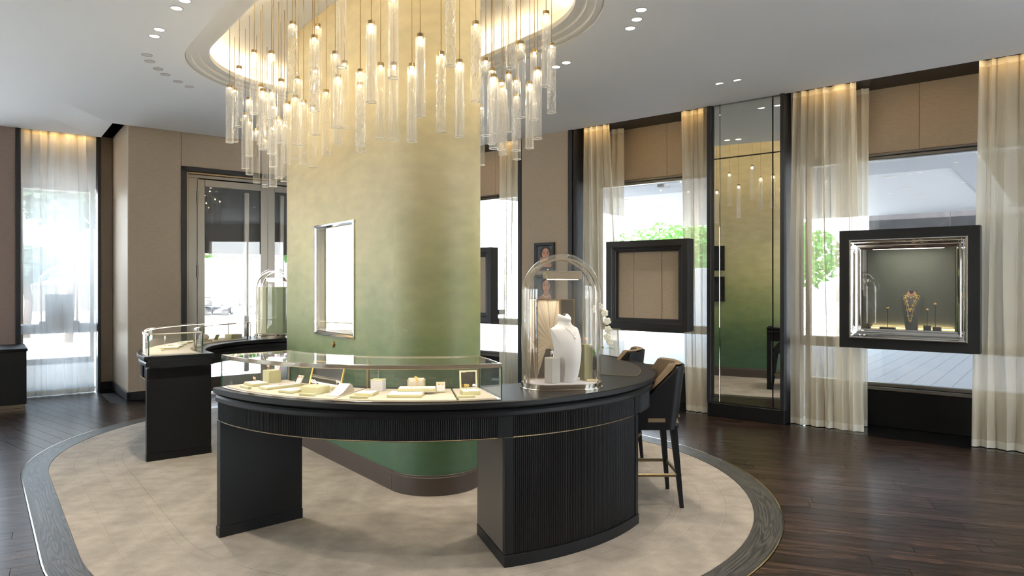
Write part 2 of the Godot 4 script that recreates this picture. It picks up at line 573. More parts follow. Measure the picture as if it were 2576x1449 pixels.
func build_floor() -> void:
	var fl = struct("floor", "dark brown oak floor laid in long planks")
	var room = lip_polygon()
	var st = new_st()
	prism(st, inset(room, -0.9), -0.25, -0.014)
	part("subfloor", done(st), M.black_matte, fl)
	var oval = outline(stadium(2.05, 40), 2.515)
	var regions = [
		[PackedVector2Array([Vector2(-1.2, -3), Vector2(9, -3), Vector2(9, 12), Vector2(-1.2, 12)]), Vector2(0.944, -0.33)],
		[PackedVector2Array([Vector2(-1.2, 6.25), Vector2(-1.2, 12), Vector2(-10, 12), Vector2(-10, 6.25)]), Vector2(0.79, -0.613)],
		[PackedVector2Array([Vector2(-1.2, -3), Vector2(-1.2, 6.25), Vector2(-10, 6.25), Vector2(-10, -3)]), Vector2(0.84, 0.543)]]
	var rng = RandomNumberGenerator.new()
	rng.seed = 5
	var pieces = []
	for rg in regions:
		var dir: Vector2 = rg[1].normalized()
		var per = Vector2(-dir.y, dir.x)
		var dom = Geometry2D.intersect_polygons(room, rg[0])
		for row in range(-110, 110):
			var v0 = row * 0.13
			var shift = rng.randf() * 1.7
			for k in range(-9, 9):
				var u0 = k * 1.7 + shift
				var r = PackedVector2Array()
				for c in [[0.0, 0.0], [1.7, 0.0], [1.7, 0.13], [0.0, 0.13]]:
					r.append(dir * (u0 + c[0]) + per * (v0 + c[1]))
				var mid = (r[0] + r[2]) / 2.0
				if mid.y < -3.5 or mid.y > 12.5 or absf(mid.x) > 11: continue
				for dp in dom:
					for p1 in Geometry2D.intersect_polygons(r, dp):
						for p2 in Geometry2D.clip_polygons(p1, oval):
							for p3 in Geometry2D.offset_polygon(p2, -0.0013):
								if absf(area2(p3)) > 0.002:
									var c0 = Vector2.ZERO
									for q in p3: c0 += q
									pieces.append([p3, c0 / p3.size(), dir, rng.randi() % 6])
	# the planks that show largest are parts of their own, the rest behind and far to the side one piece
	var seen = func(q):
		var c: Vector2 = q[1]
		if c.y < 2.4 or absf(c.x) > 0.80 * c.y: return 1000.0 + c.length()
		return c.length()
	pieces.sort_custom(func(a, b): return seen.call(a) < seen.call(b))
	var rest = new_st()
	for i in pieces.size():
		var q: Array = pieces[i]
		if i < 300 and seen.call(q) < 1000.0:
			var s2 = new_st()
			var local = PackedVector2Array()
			for v in q[0]:
				var w: Vector2 = v - q[1]
				local.append(Vector2(w.dot(q[2]), w.dot(Vector2(-q[2].y, q[2].x))))
			prism(s2, local, -0.013, 0.0)
			var o = part("plank", done(s2), M.planks[q[3]], fl)
			o.transform = at(pd(q[1].x, q[1].y), q[2].angle())
		else:
			prism(rest, q[0], -0.013, 0.0)
	var ro = part("planks_beyond", done(rest), M.planks[2], fl)
	tag(ro, "more dark oak planks out of sight", "", "", "stuff")
	# curved border boards and their brass edge
	var path = stadium(2.05, 63)
	var n = path.size()
	var per_piece = 8
	var j = 0
	while j < n:
		var seg = []
		for k in per_piece + 1: seg.append(path[(j + k) % n])
		var org: Vector2 = seg[0][0] + seg[0][1] * 2.42
		var sb = new_st()
		sweep(sb, seg, [Vector2(2.332, -0.013), Vector2(2.503, -0.013), Vector2(2.503, 0.001), Vector2(2.332, 0.001)], false, false, true, true, org, 0.28)
		var o = part("border_board", done(sb), M.border, fl, "charcoal oak border board with open grain" if j == 0 else "")
		o.position = pd(org.x, org.y)
		j += per_piece
	var sx = new_st()
	sweep(sx, path, [Vector2(2.504, -0.013), Vector2(2.512, -0.013), Vector2(2.512, 0.003), Vector2(2.504, 0.003)], true)
	part("brass_edge", done(sx), M.nickel, fl, "thin pale metal strip round the border")
	# dark polished stone in the window bays
	for b in [[-2.34, 0.0], [-5.12, -3.2], [-7.97, -6.0]]:
		var o = part("bay_stone", rbox(b[0], b[1], -0.013, 0.0, 7.602, 8.25), M.stone_black, fl, "black polished stone strip")
		o.transform = RW
	var o2 = part("bay_stone", rbox(0.3, 1.5, -0.013, 0.0, 11.125, 11.7), M.stone_black, fl)
	o2.transform = LW
	# the carpet: bands with carved seams between them
	var cp = thing("carpet", "pale beige oval carpet with carved lines under the counters", "carpet")
	var s = new_st()
	prism(s, outline(path, 1.80), -0.012, 0.0)
	part("centre_field", done(s), M.carpet, cp)
	var r0 = 1.80
	for r1 in [1.86, 1.98, 2.15, 2.33]:
		var sc = new_st()
		sweep(sc, path, [Vector2(r0, -0.012), Vector2(r1, -0.012), Vector2(r1, -0.0016), Vector2(r1 - 0.004, 0.0), Vector2(r0 + 0.004, 0.0), Vector2(r0, -0.0016)], true)
		part("carpet_band", done(sc), M.carpet, cp)
		r0 = r1

func build_ceiling() -> void:
	var ce = struct("ceiling", "smooth white plaster ceiling with a stepped oval recess")
	var lip = lip_polygon()
	var field = inset(lip, 0.62)
	var path = stadium(2.05, 48)
	var hole = outline(path, 1.30)
	var ax = AX
	var nn = Vector2(-ax.y, ax.x)
	for sd in [1.0, -1.0]:
		var half = PackedVector2Array([C - ax * 20, C + ax * 20, C + ax * 20 + nn * sd * 20, C - ax * 20 + nn * sd * 20])
		for p in Geometry2D.intersect_polygons(field, half):
			for q in Geometry2D.clip_polygons(p, hole):
				if absf(area2(q)) > 0.05:
					var st = new_st()
					prism(st, q, 3.65, 3.75)
					part("ceiling_panel", done(st), M.white, ce)
	# coved edge: falls to a lip along the walls
	var rings = []
	for k in 9:
		var t = k / 8.0
		rings.append([inset(lip, 0.62 * (1.0 - t)), 3.65 - 0.058 * (t * t * (3.0 - 2.0 * t))])
	var sc = new_st()
	sc.set_smooth_group(3)
	for k in 8:
		for i in lip.size():
			var i2 = (i + 1) % lip.size()
			var a: Vector2 = rings[k][0][i]; var b: Vector2 = rings[k][0][i2]
			var c: Vector2 = rings[k + 1][0][i2]; var d: Vector2 = rings[k + 1][0][i]
			sc.set_smooth_group(20 + i)
			quad(sc, pd(a.x, a.y, rings[k][1]), pd(b.x, b.y, rings[k][1]), pd(c.x, c.y, rings[k + 1][1]), pd(d.x, d.y, rings[k + 1][1]))
	sc.set_smooth_group(-1)
	var outer = inset(lip, -0.02)
	for i in lip.size():
		var i2 = (i + 1) % lip.size()
		quad(sc, pd(lip[i].x, lip[i].y, 3.592), pd(lip[i2].x, lip[i2].y, 3.592), pd(outer[i2].x, outer[i2].y, 3.592), pd(outer[i].x, outer[i].y, 3.592))
		quad(sc, pd(outer[i].x, outer[i].y, 3.592), pd(outer[i2].x, outer[i2].y, 3.592), pd(outer[i2].x, outer[i2].y, 3.70), pd(outer[i].x, outer[i].y, 3.70))
		quad(sc, pd(outer[i].x, outer[i].y, 3.70), pd(outer[i2].x, outer[i2].y, 3.70), pd(field[i2].x, field[i2].y, 3.74), pd(field[i].x, field[i].y, 3.74))
	part("cove", done(sc), M.white, ce)
	# stepped rings round the recess, each a little higher towards the column
	var steps = [[1.30, 1.245, 3.664], [1.245, 1.175, 3.686], [1.175, 1.09, 3.708]]
	for k in 3:
		var s: Array = steps[k]
		var st = new_st()
		sweep(st, path, [Vector2(s[1] + 0.0, s[2]), Vector2(s[0] - (0.006 if k == 0 else 0.0), s[2]), Vector2(s[0] - (0.006 if k == 0 else 0.0), 3.75), Vector2(s[1], 3.75)], true)
		part("recess_step", done(st), M.white, ce)
	var st2 = new_st()
	prism(st2, outline(path, 1.42), 3.96, 4.02)
	part("recess_top", done(st2), M.white, ce)
	var st3 = new_st()
	sweep(st3, path, [Vector2(1.30, 3.74), Vector2(1.34, 3.74), Vector2(1.34, 3.97), Vector2(1.30, 3.97)], true)
	part("recess_side", done(st3), M.white, ce)
	var st4 = new_st()
	sweep(st4, path, [Vector2(1.10, 3.75), Vector2(1.30, 3.75), Vector2(1.30, 3.755), Vector2(1.10, 3.755)], true)
	part("light_ledge", done(st4), M.white, ce)
	var st5 = new_st()
	prism(st5, inset(lip, -0.95), 4.06, 4.2)
	part("roof_slab", done(st5), M.black_matte, ce)
	# warm strip of light on the ledge, hidden from below
	var lamp = thing("cove_light", "hidden warm light strip round the ceiling recess above the column", "light")
	var s6 = new_st()
	sweep(s6, path, [Vector2(1.185, 3.756), Vector2(1.215, 3.756), Vector2(1.215, 3.768), Vector2(1.185, 3.768)], true)
	part("led_strip", done(s6), M.led, lamp)
	var n = path.size()
	for k in 22:
		var e: Array = path[(k * n / 22) % n]
		if k * n / 22 > 0 and (k % 11) == 0: pass
		var p: Vector2 = e[0] + e[1] * 1.2
		cove(lamp, p, e[1])
	for f in [0.2, 0.4, 0.6, 0.8]:
		for sg in [1.0, -1.0]:
			var p: Vector2 = C + AX * 2.05 * f + nn * sg * 1.2
			cove(lamp, p, nn * sg)

func cove(lamp: Node3D, p: Vector2, nrm: Vector2) -> void:
	var l = AreaLight3D.new()
	l.name = "strip_light"
	l.area_size = Vector2(0.36, 0.05)
	l.light_energy = COVE_E
	l.light_color = Color(1.0, 0.89, 0.70)
	l.area_range = 12.0
	l.shadow_enabled = true
	lamp.add_child(l, true)
	var along = Vector2(-nrm.y, nrm.x)
	var x = pd(along.x, along.y).normalized()
	var z = Vector3.DOWN
	l.transform = Transform3D(Basis(x, z.cross(x), z), pd(p.x, p.y, 3.775))

func area_light(parent: Node3D, pos: Vector3, x: Vector3, towards: Vector3, size: Vector2, e: float, col: Color) -> void:
	var l = AreaLight3D.new()
	l.name = "lamp_light"
	l.area_size = size
	l.light_energy = e
	l.light_color = col
	l.area_range = 12.0
	l.shadow_enabled = true
	parent.add_child(l, true)
	var z = -towards.normalized()
	var xx = (x - z * x.dot(z)).normalized()
	l.transform = Transform3D(Basis(xx, z.cross(xx), z), pos)

func build_walls() -> void:
	# window wall: pilasters between three bays
	var wr = struct("wall_right", "window wall with taupe grasscloth pilasters and dark trim", RW)
	part("pilaster_core", rbox(-6.03, -5.10, 0.0, 4.06, 7.64, 8.36), M.black_matte, wr)
	part("pilaster_core", rbox(-3.20, -2.36, 0.0, 4.06, 7.725, 8.36), M.black_matte, wr)
	part("pilaster_core", rbox(-8.75, -7.95, 0.0, 4.06, 7.64, 8.36), M.black_matte, wr)
	for b in [[-0.03, 0.75], [2.95, 3.55], [5.2, 5.8]]:
		part("pilaster_core", rbox(b[0], b[1], 0.0, 4.06, 7.64, 8.36), M.black_matte, wr)
		part("fabric_panel", rbox(b[0] + 0.06, b[1], 0.09, 3.66, 7.61, 7.64, 0.004), M.fabric, wr)
	part("fabric_panel", rbox(-5.97, -5.175, 0.09, 3.66, 7.61, 7.64, 0.004), M.fabric, wr)
	part("fabric_panel", rbox(-8.75, -8.0, 0.09, 3.66, 7.61, 7.64, 0.004), M.fabric, wr)
	for s in [-6.032, -5.17, -8.0, -0.034]:
		part("edge_trim", rbox(s, s + 0.06, 0.0, 3.66, 7.60, 7.645, 0.003), M.trim, wr)
	for s in [-5.10, -2.36, -7.95]:
		part("bay_return", rbox(s, s + 0.012, 0.0, 3.66, 7.62, 8.26, 0.002), M.trim, wr)
	for s in [-6.042, -3.212, -0.042]:
		part("bay_return", rbox(s, s + 0.012, 0.0, 3.66, 7.62, 8.26, 0.002), M.trim, wr)
	for b in [[-5.97, -5.175], [-8.75, -8.0], [0.03, 0.75]]:
		part("baseboard", rbox(b[0], b[1], 0.0, 0.09, 7.60, 7.64, 0.004), M.trim, wr)
	# door wall
	var wf = struct("wall_far", "taupe grasscloth wall round the entrance doors", LW)
	part("wall_core", rbox(1.52, 2.10, 0.0, 4.06, 10.16, 10.5), M.black_matte, wf)
	part("wall_core", rbox(4.56, 6.6, 0.0, 4.06, 10.16, 10.5), M.black_matte, wf)
	part("wall_core", rbox(2.10, 4.56, 3.16, 4.06, 10.16, 10.5), M.black_matte, wf)
	part("fabric_panel", rbox(1.505, 2.143, 0.11, 3.66, 10.13, 10.16, 0.003), M.fabric, wf)
	part("fabric_panel", rbox(2.147, 3.335, 3.14, 3.66, 10.13, 10.16, 0.003), M.fabric, wf)
	part("fabric_panel", rbox(3.339, 4.52, 3.14, 3.66, 10.13, 10.16, 0.003), M.fabric, wf)
	part("fabric_panel", rbox(4.524, 5.9, 0.11, 3.66, 10.13, 10.16, 0.003), M.fabric, wf)
	part("baseboard", rbox(1.495, 2.143, 0.0, 0.11, 10.115, 10.16, 0.004), M.trim, wf)
	part("baseboard", rbox(4.524, 5.9, 0.0, 0.11, 10.115, 10.16, 0.004), M.trim, wf)
	# return into the left window bay, and the pier beside that window
	part("return_panel", rbox(1.50, 1.53, 0.11, 3.66, 10.135, 11.45, 0.003), M.silk, wf, "silky grasscloth return beside the window")
	part("baseboard", rbox(1.485, 1.53, 0.0, 0.11, 10.115, 11.44, 0.003), M.trim, wf)
	part("pier_panel", rbox(1.34, 1.50, 0.11, 3.66, 11.45, 11.48, 0.003), M.fabric, wf)
	part("baseboard", rbox(1.34, 1.485, 0.0, 0.11, 11.43, 11.48, 0.003), M.trim, wf)
	part("edge_trim", rbox(1.30, 1.34, 0.0, 3.66, 11.30, 11.48, 0.003), M.trim, wf)
	part("wall_core", rbox(1.34, 1.9, 0.0, 4.06, 11.48, 11.9), M.black_matte, wf)
	part("wall_core", rbox(1.53, 1.9, 0.0, 4.06, 10.5, 11.48), M.black_matte, wf)
	# left wall plane beside the left window
	var wl = struct("wall_left", "mauve grasscloth wall beside the tall curtained window", LW)
	for b in [[0.12, 0.345], [-1.42, -1.08], [-2.92, -2.58], [-4.6, -4.08]]:
		part("wall_core", rbox(b[0], b[1] + 0.015, 0.0, 4.06, 11.18, 11.9), M.black_matte, wl)
		part("fabric_panel", rbox(b[0], b[1], 0.11, 3.66, 11.15, 11.18, 0.003), M.mauve, wl)
		part("baseboard", rbox(b[0], b[1], 0.0, 0.11, 11.135, 11.18, 0.004), M.trim, wl)
	part("edge_trim", rbox(0.345, 0.40, 0.0, 3.66, 11.12, 11.9, 0.003), M.trim, wl)
	# walls out of the picture
	var wb = struct("wall_back", "taupe walls behind and beside the viewpoint")
	var wn = 7
	var sb = new_st()
	prism(sb, PackedVector2Array([Vector2(-7.9, -3), Vector2(6.9, -3), Vector2(6.9, -3.3), Vector2(-7.9, -3.3)]), 0.0, 4.06)
	part("fabric_wall", done(sb), M.fabric, wb)
	for w in [[Vector2(-9.98, 6.33), Vector2(-7.5, -3)], [Vector2(6.5, -3), Vector2(8.66, 2.77)]]:
		var dir = (w[1] - w[0]).normalized()
		var z = pd(-dir.y, dir.x)
		var fr = Transform3D(Basis(Vector3.UP.cross(z), Vector3.UP, z), pd(w[0].x, w[0].y))
		var len = (w[1] - w[0]).length()
		var sg = 1.0 if (fr.basis.x).dot(pd(dir.x, dir.y)) > 0 else -1.0
		var n = int(len / 2.2)
		var pw = 0.55 if w[0].x < 0 else 0.3
		for k in n + 1:
			var m = len * k / n
			part("fabric_pier", boxm(Vector3(sg * m - pw, 0, -0.3), Vector3(sg * m + pw, 4.06, 0)), M.fabric, wb).transform = fr
		part("fabric_header", boxm(Vector3(minf(0, sg * len), 3.0, -0.28), Vector3(maxf(0, sg * len), 4.06, -0.02)), M.fabric, wb).transform = fr
		part("low_panel", boxm(Vector3(minf(0, sg * len), 0.0, -0.28), Vector3(maxf(0, sg * len), 0.4, -0.02)), M.trim, wb).transform = fr
		for k in n:
			var a = sg * len * k / n
			var b = sg * len * (k + 1) / n
			var sw = struct("window_%d" % (wn + 3), "added shop window behind the viewpoint, daylight for the ceiling", fr)  # invented out-of-view windows, added so daylight lifts the ceiling and walls
			wn += 1
			part("window_pane", boxm(Vector3(minf(a, b) + 0.3, 0.4, -0.16), Vector3(maxf(a, b) - 0.3, 3.0, -0.15)), M.window_glass, sw)
			part("frame_bar", boxm(Vector3((a + b) / 2 - 0.025, 0.4, -0.19), Vector3((a + b) / 2 + 0.025, 3.0, -0.13), 0.004), M.steel, sw)

func build_window(called: String, label: String, fr: Transform3D, s0: float, s1: float, q: float, seams: Array, lip_q: float, rail := true) -> void:
	var w = struct(called, label, fr)
	part("lower_panel", rbox(s0, s1, 0.0, 0.385, q, q + 0.1, 0.003), M.black if not called == "window_4" else M.frosted, w, "black panel under the glass" if not called == "window_4" else "frosted low pane")
	part("sill_bar", rbox(s0, s1, 0.385, 0.425, q - 0.02, q + 0.1, 0.006), M.steel, w)
	part("sill_bar", rbox(s0, s1, 0.425, 0.465, q + 0.012, q + 0.09, 0.006), M.steel, w)
	part("head_bar", rbox(s0, s1, 2.905, 2.935, q - 0.02, q + 0.1, 0.006), M.steel, w)
	part("head_bar", rbox(s0, s1, 2.868, 2.905, q + 0.012, q + 0.09, 0.006), M.steel, w)
	part("jamb_bar", rbox(s0, s0 + 0.05, 0.465, 2.868, q + 0.01, q + 0.09, 0.004), M.steel, w)
	part("jamb_bar", rbox(s1 - 0.05, s1, 0.465, 2.868, q + 0.01, q + 0.09, 0.004), M.steel, w)
	part("window_pane", rbox(s0 + 0.05, s1 - 0.05, 0.465, 2.868, q + 0.045, q + 0.053), M.window_glass, w)
	var ed = [s0] + seams + [s1]
	for i in ed.size() - 1:
		part("fabric_panel", rbox(ed[i] + 0.0015, ed[i + 1] - 0.0015, 2.935, 3.64, q, q + 0.03, 0.002), M.fabric, w)
	part("wall_core", rbox(s0 - 0.1, s1 + 0.1, 2.935, 4.06, q + 0.03, q + 0.16), M.black_matte, w)
	part("soffit", rbox(s0 - 0.02, s1 + 0.02, 3.625, 3.665, lip_q + 0.025, q + 0.03), M.trim, w, "dark soffit of the curtain pocket")
	if int(called.right(1)) > 4: return
	if rail:
		part("cross_rail", rbox(s0, s1, 0.84 if called == "window_1" else 0.905, 0.945 if called == "window_1" else 1.0, q - 0.16, q - 0.02, 0.004), M.bronze_panel, w)
	var lamp = thing("pocket_light", "warm light strip hidden in the curtain pocket above " + {"window_1": "the display of long gold necklaces", "window_2": "the empty framed niche", "window_3": "the window behind the column", "window_4": "the tall window with a cloche display"}[called], "light", fr)
	part("led_strip", rbox(s0 + 0.1, s1 - 0.1, 3.612, 3.622, lip_q + 0.03, lip_q + 0.05), M.led, lamp)
	area_light(lamp, Vector3((s0 + s1) / 2, 3.608, -lip_q - 0.04), Vector3.RIGHT, Vector3.DOWN, Vector2(s1 - s0 - 0.2, 0.02), 0.085, Color(1.0, 0.80, 0.50))

func build_door() -> void:
	var d = struct("door_1", "tall steel and glass double entrance door in a dark frame", LW)
	for s in [[2.143, 2.21], [4.457, 4.524]]:
		part("dark_jamb", rbox(s[0], s[1], 0.0, 3.14, 10.10, 10.30, 0.004), M.trim, d)
	part("dark_head", rbox(2.143, 4.524, 3.073, 3.14, 10.10, 10.30, 0.004), M.trim, d)
	for s in [[2.21, 2.236], [4.431, 4.457]]:
		part("brass_reveal", rbox(s[0], s[1], 0.0, 3.047, 10.13, 10.30, 0.003), M.brass_dim, d)
	part("brass_reveal", rbox(2.21, 4.457, 3.047, 3.073, 10.13, 10.30, 0.003), M.brass_dim, d)
	for s in [[2.236, 2.356], [4.311, 4.431]]:
		part("steel_jamb", rbox(s[0], s[1], 0.0, 3.0, 10.17, 10.32, 0.004), M.steel, d)
	part("steel_head", rbox(2.236, 4.431, 3.0, 3.047, 10.17, 10.32, 0.004), M.steel, d)
	for lf in [[2.36, 3.33, 1], [3.337, 4.307, 0]]:
		var leaf = MeshInstance3D.new()
		leaf.name = "door_leaf"
		leaf.mesh = rbox(lf[0], lf[0] + 0.10, 0.02, 2.99, 10.18, 10.24, 0.004)
		leaf.material_override = M.steel
		d.add_child(leaf, true)
		part("stile", rbox(lf[1] - 0.10, lf[1], 0.02, 2.99, 10.18, 10.24, 0.004), M.steel, leaf)
		part("top_rail", rbox(lf[0] + 0.10, lf[1] - 0.10, 2.89, 2.99, 10.18, 10.24, 0.004), M.steel, leaf)
		part("bottom_rail", rbox(lf[0] + 0.10, lf[1] - 0.10, 0.02, 0.22, 10.18, 10.24, 0.004), M.steel, leaf)
		part("pane", rbox(lf[0] + 0.10, lf[1] - 0.10, 0.22, 2.89, 10.206, 10.214), M.window_glass, leaf)
		part("pull_bar", rbox(lf[0] + 0.66 if lf[2] else lf[0] + 0.2, lf[0] + 0.73 if lf[2] else lf[0] + 0.27, 0.25, 2.86, 10.26, 10.31, 0.01), M.steel, leaf, "flat steel bar upright outside the glass")
		if lf[2]:
			for y in [0.55, 1.62, 2.65]:
				var st = new_st()
				tube(st, [Vector3(2.357, y, -10.165), Vector3(2.357, y + 0.17, -10.165)], 0.013, 10)
				part("hinge", done(st), M.steel, leaf)
	for b in [[2.40, 3.31], [3.36, 4.28]]:
		var bl = thing("roller_blind", "charcoal roller blind pulled half down outside the " + ("hinged door leaf" if b[0] < 3 else "second door leaf"), "blind", LW)
		part("blind_cloth", rbox(b[0], b[1], 1.99, 3.0, 10.345, 10.35), M.black, bl)
		part("bottom_bar", rbox(b[0], b[1], 1.965, 1.99, 10.335, 10.36, 0.004), M.trim, bl)
		var st = new_st()
		tube(st, [Vector3(b[0], 3.03, -10.36), Vector3(b[1], 3.03, -10.36)], 0.035, 10)
		part("roller", done(st), M.trim, bl)

func curtain(label: String, fr: Transform3D, top: Array, bot: Array, q: float, folds: float, amp: float, sd: int, group := "sheer curtains at the windows", y1 := 3.615) -> void:
	var nz = noise(sd, 0.9, 2)
	var s_mid: float = (top[0] + top[1]) / 2
	var cu = thing("curtain", label, "curtain", Transform3D(fr.basis, fr * Vector3(s_mid, 0, -q)), group)
	var f = func(u, y):
		var v: float = y / y1
		var a: float = lerpf(bot[0], top[0], v)
		var b: float = lerpf(bot[1], top[1], v)
		var w: float = u + 0.10 * nz.get_noise_2d(u * 2.5, 3.0 + v * 0.4)
		var ph: float = folds * TAU * w + sd
		var am: float = amp * (1.0 + 0.5 * nz.get_noise_2d(u * 4.0, 20.0 + v))
		return Vector3(lerpf(a, b, u) - s_mid + 0.35 * am * sin(2.0 * ph), y, am * sin(ph) + 0.3 * am * sin(ph * 2.7 + v * 1.2))
	var nu = int(folds * 14) + 8
	var st = new_st()
	grid(st, nu, 16, func(u, v): return f.call(u, lerpf(0.075, y1 - 0.06, v)))
	part("cloth", done(st), M.sheer_white if sd == 8 else M.sheer, cu)
	var s2 = new_st()
	grid(s2, nu, 2, func(u, v): return f.call(u, lerpf(0.006, 0.075, v)))
	part("hem", done(s2), M.hem, cu)
	var s3 = new_st()
	grid(s3, nu, 2, func(u, v): return f.call(u, lerpf(y1 - 0.06, y1, v)))
	part("heading", done(s3), M.hem, cu)

# ------------------------------------------------------------------ column
func face_frame(a: float, y: float, right := false) -> Transform3D:
	# a point on the column's long face, z pointing out of it
	var nl = Vector2(-0.787, -0.617) if not right else Vector2(0.787, 0.617)
	var p = C + AX * a + nl * 0.355
	var z = pd(nl.x, nl.y).normalized()
	return Transform3D(Basis(Vector3.UP.cross(z), Vector3.UP, z), pd(p.x, p.y, y))

func build_column() -> void:
	var co = thing("column", "rounded plaster column dyed cream above and green below", "column", at(pd(C.x, C.y)))
	var L = 2.15
	var path = stadium(L, 40)
	var pts = []
	for k in path: pts.append(k[0] + k[1] * 0.355 - C)
	var nl = Vector2(-0.787, -0.617)
	var hole_at = pts.size()
	pts.append(AX * 1.468 + nl * 0.355)
	pts.append(AX * 0.677 + nl * 0.355)
	var st = new_st(2)
	var total = 0.0
	var u = [0.0]
	for i in pts.size():
		total += (pts[(i + 1) % pts.size()] - pts[i]).length()
		u.append(total)
	for i in pts.size():
		var p: Vector2 = pts[i]
		var q: Vector2 = pts[(i + 1) % pts.size()]
		var spans = [[0.10, 1.09], [2.04, 3.97]] if i == hole_at else [[0.10, 3.97]]
		for sp in spans:
			var ua: float = u[i] / 3.96
			var ub: float = u[i + 1] / 3.96
			quad_uv(st, [pd(p.x, p.y, sp[0]), pd(q.x, q.y, sp[0]), pd(q.x, q.y, sp[1]), pd(p.x, p.y, sp[1])], [Vector2(ua, 1 - sp[0] / 3.96), Vector2(ub, 1 - sp[0] / 3.96), Vector2(ub, 1 - sp[1] / 3.96), Vector2(ua, 1 - sp[1] / 3.96)])
	part("plaster_body", done(st), M.plaster, co)
	# plinth in bent lengths
	var n = path.size()
	var cuts = [0, 41, 82]
	for k in 2:
		var seg = []
		for j in range(cuts[k], cuts[k + 1]): seg.append(path[j])
		var sp = new_st()
		sweep(sp, seg, [Vector2(0.30, 0.0), Vector2(0.368, 0.0), Vector2(0.368, 0.128), Vector2(0.364, 0.133), Vector2(0.364, 0.143), Vector2(0.360, 0.146), Vector2(0.30, 0.146)], false, false, true, true, C)
		part("plinth", done(sp), M.plinth, co)
	for sg in [0, 1]:
		var e0: Array = path[40] if sg == 0 else path[81]
		var e1: Array = path[41] if sg == 0 else path[0]
		var sp = new_st()
		sweep(sp, [[e0[0].lerp(e1[0], 0.002), e0[1]], [e1[0].lerp(e0[0], 0.002), e1[1]]], [Vector2(0.30, 0.0), Vector2(0.368, 0.0), Vector2(0.368, 0.128), Vector2(0.364, 0.133), Vector2(0.364, 0.143), Vector2(0.360, 0.146), Vector2(0.30, 0.146)], false, false, true, true, C)
		part("plinth", done(sp), M.plinth, co)
	# niche in the long face
	var nf = co.transform.affine_inverse() * face_frame(1.0725, 1.565)
	var s1 = new_st()
	rect_frame(s1, 0.825, 0.984, [Vector2(0, -0.003), Vector2(0, 0.010), Vector2(0.004, 0.013), Vector2(0.016, 0.013), Vector2(0.030, 0.003), Vector2(0.034, -0.13)])
	part("niche_frame", done(s1), M.chrome, co, "polished chrome frame of the wall niche").transform = nf
	part("niche_back", boxm(Vector3(-0.40, -0.48, -0.145), Vector3(0.40, 0.48, -0.13)), M.suede, co).transform = nf
	part("niche_shelf", boxm(Vector3(-0.378, -0.458, -0.129), Vector3(0.378, -0.44, -0.02), 0.002), M.suede, co).transform = nf
	part("niche_side_panel", boxm(Vector3(-0.30, -0.44, -0.129), Vector3(-0.22, 0.455, -0.10), 0.003), M.box_pale, co).transform = nf
	part("niche_glass", boxm(Vector3(-0.38, -0.455, -0.012), Vector3(0.38, 0.455, -0.007)), M.glass, co).transform = nf
	for k in 2:
		var d = thing("display_disc", "white disc with gold flower brooch in the column niche, " + ("upper one" if k == 0 else "lower one"), "display disc", face_frame(1.0725, 1.565) * Transform3D(Basis(Vector3.RIGHT, 0.25), Vector3(0.27, 0.02 - 0.15 * k, -0.08)), "discs in the column niche")
		var sd = new_st()
		lathe(sd, [Vector2(0, -0.004), Vector2(0.055, -0.004), Vector2(0.058, 0), Vector2(0.055, 0.004), Vector2(0, 0.004)], 24)
		part("disc", done(sd), M.cushion, d).rotation.x = PI / 2
		var sb = new_st()
		for j in 5: ball(sb, Vector3(cos(j * TAU / 5) * 0.012, sin(j * TAU / 5) * 0.012, 0.008), 0.008, 8)
		ball(sb, Vector3(0, 0, 0.012), 0.006, 8)
		part("flower_brooch", done(sb), M.gold, d)
		var sr = new_st()
		tube(sr, [Vector3(0, 0, -0.004), Vector3(0, -0.02, -0.049)], 0.004, 6)
		part("bracket", done(sr), M.silver, d)
	# lozenge emblem below the niche: a raised square on its corner with a letter-like mark
	var em = co.transform.affine_inverse() * face_frame(1.072, 1.007)
	var se = new_st()
	box(se, Vector3(-0.021, -0.021, 0), Vector3(0.021, 0.021, 0.012), 0.003, Transform3D(Basis(Vector3.BACK, PI / 4), Vector3.ZERO))
	part("lozenge_emblem", done(se), M.brass_dim, co, "small bronze lozenge").transform = em
	var s3 = new_st()
	rect_frame(s3, 0.028, 0.028, [Vector2(0, 0.012), Vector2(0, 0.0145), Vector2(0.004, 0.0145), Vector2(0.004, 0.012)])
	part("lozenge_border", done(s3), M.gold, co).transform = em * Transform3D(Basis(Vector3.BACK, PI / 4), Vector3.ZERO)
	var s4 = new_st()
	for k in [-1, 1]: tube(s4, [Vector3(0, -0.006, 0.0135), Vector3(0.005 * k, 0.005, 0.0135)], 0.0011, 5)
	part("lozenge_mark", done(s4), M.gold, co).transform = em
	# two framed jewels on the far face, seen in the wall mirror
	for k in 2:
		var fr = thing("framed_jewel", "black framed " + ("gold pendant" if k == 0 else "gold bracelet") + " on the column's window side", "frame", face_frame(0.87, 1.955 - 0.51 * k, true), "framed jewels on the column")
		var sf = new_st()
		rect_frame(sf, 0.36, 0.41, [Vector2(0, 0), Vector2(0, 0.045), Vector2(0.05, 0.045), Vector2(0.055, 0.015)])
		part("frame", done(sf), M.black, fr)
		part("backing", boxm(Vector3(-0.14, -0.16, 0.008), Vector3(0.14, 0.16, 0.015)), M.black_matte, fr)
		var sj = new_st()
		var ring = []
		for j in 14: ring.append(Vector3(0.028 * cos(j * TAU / 14) + 0.10, 0.045 * sin(j * TAU / 14), 0.02))
		tube(sj, ring, 0.006, 6, true)
		part("jewel", done(sj), M.gold, fr)

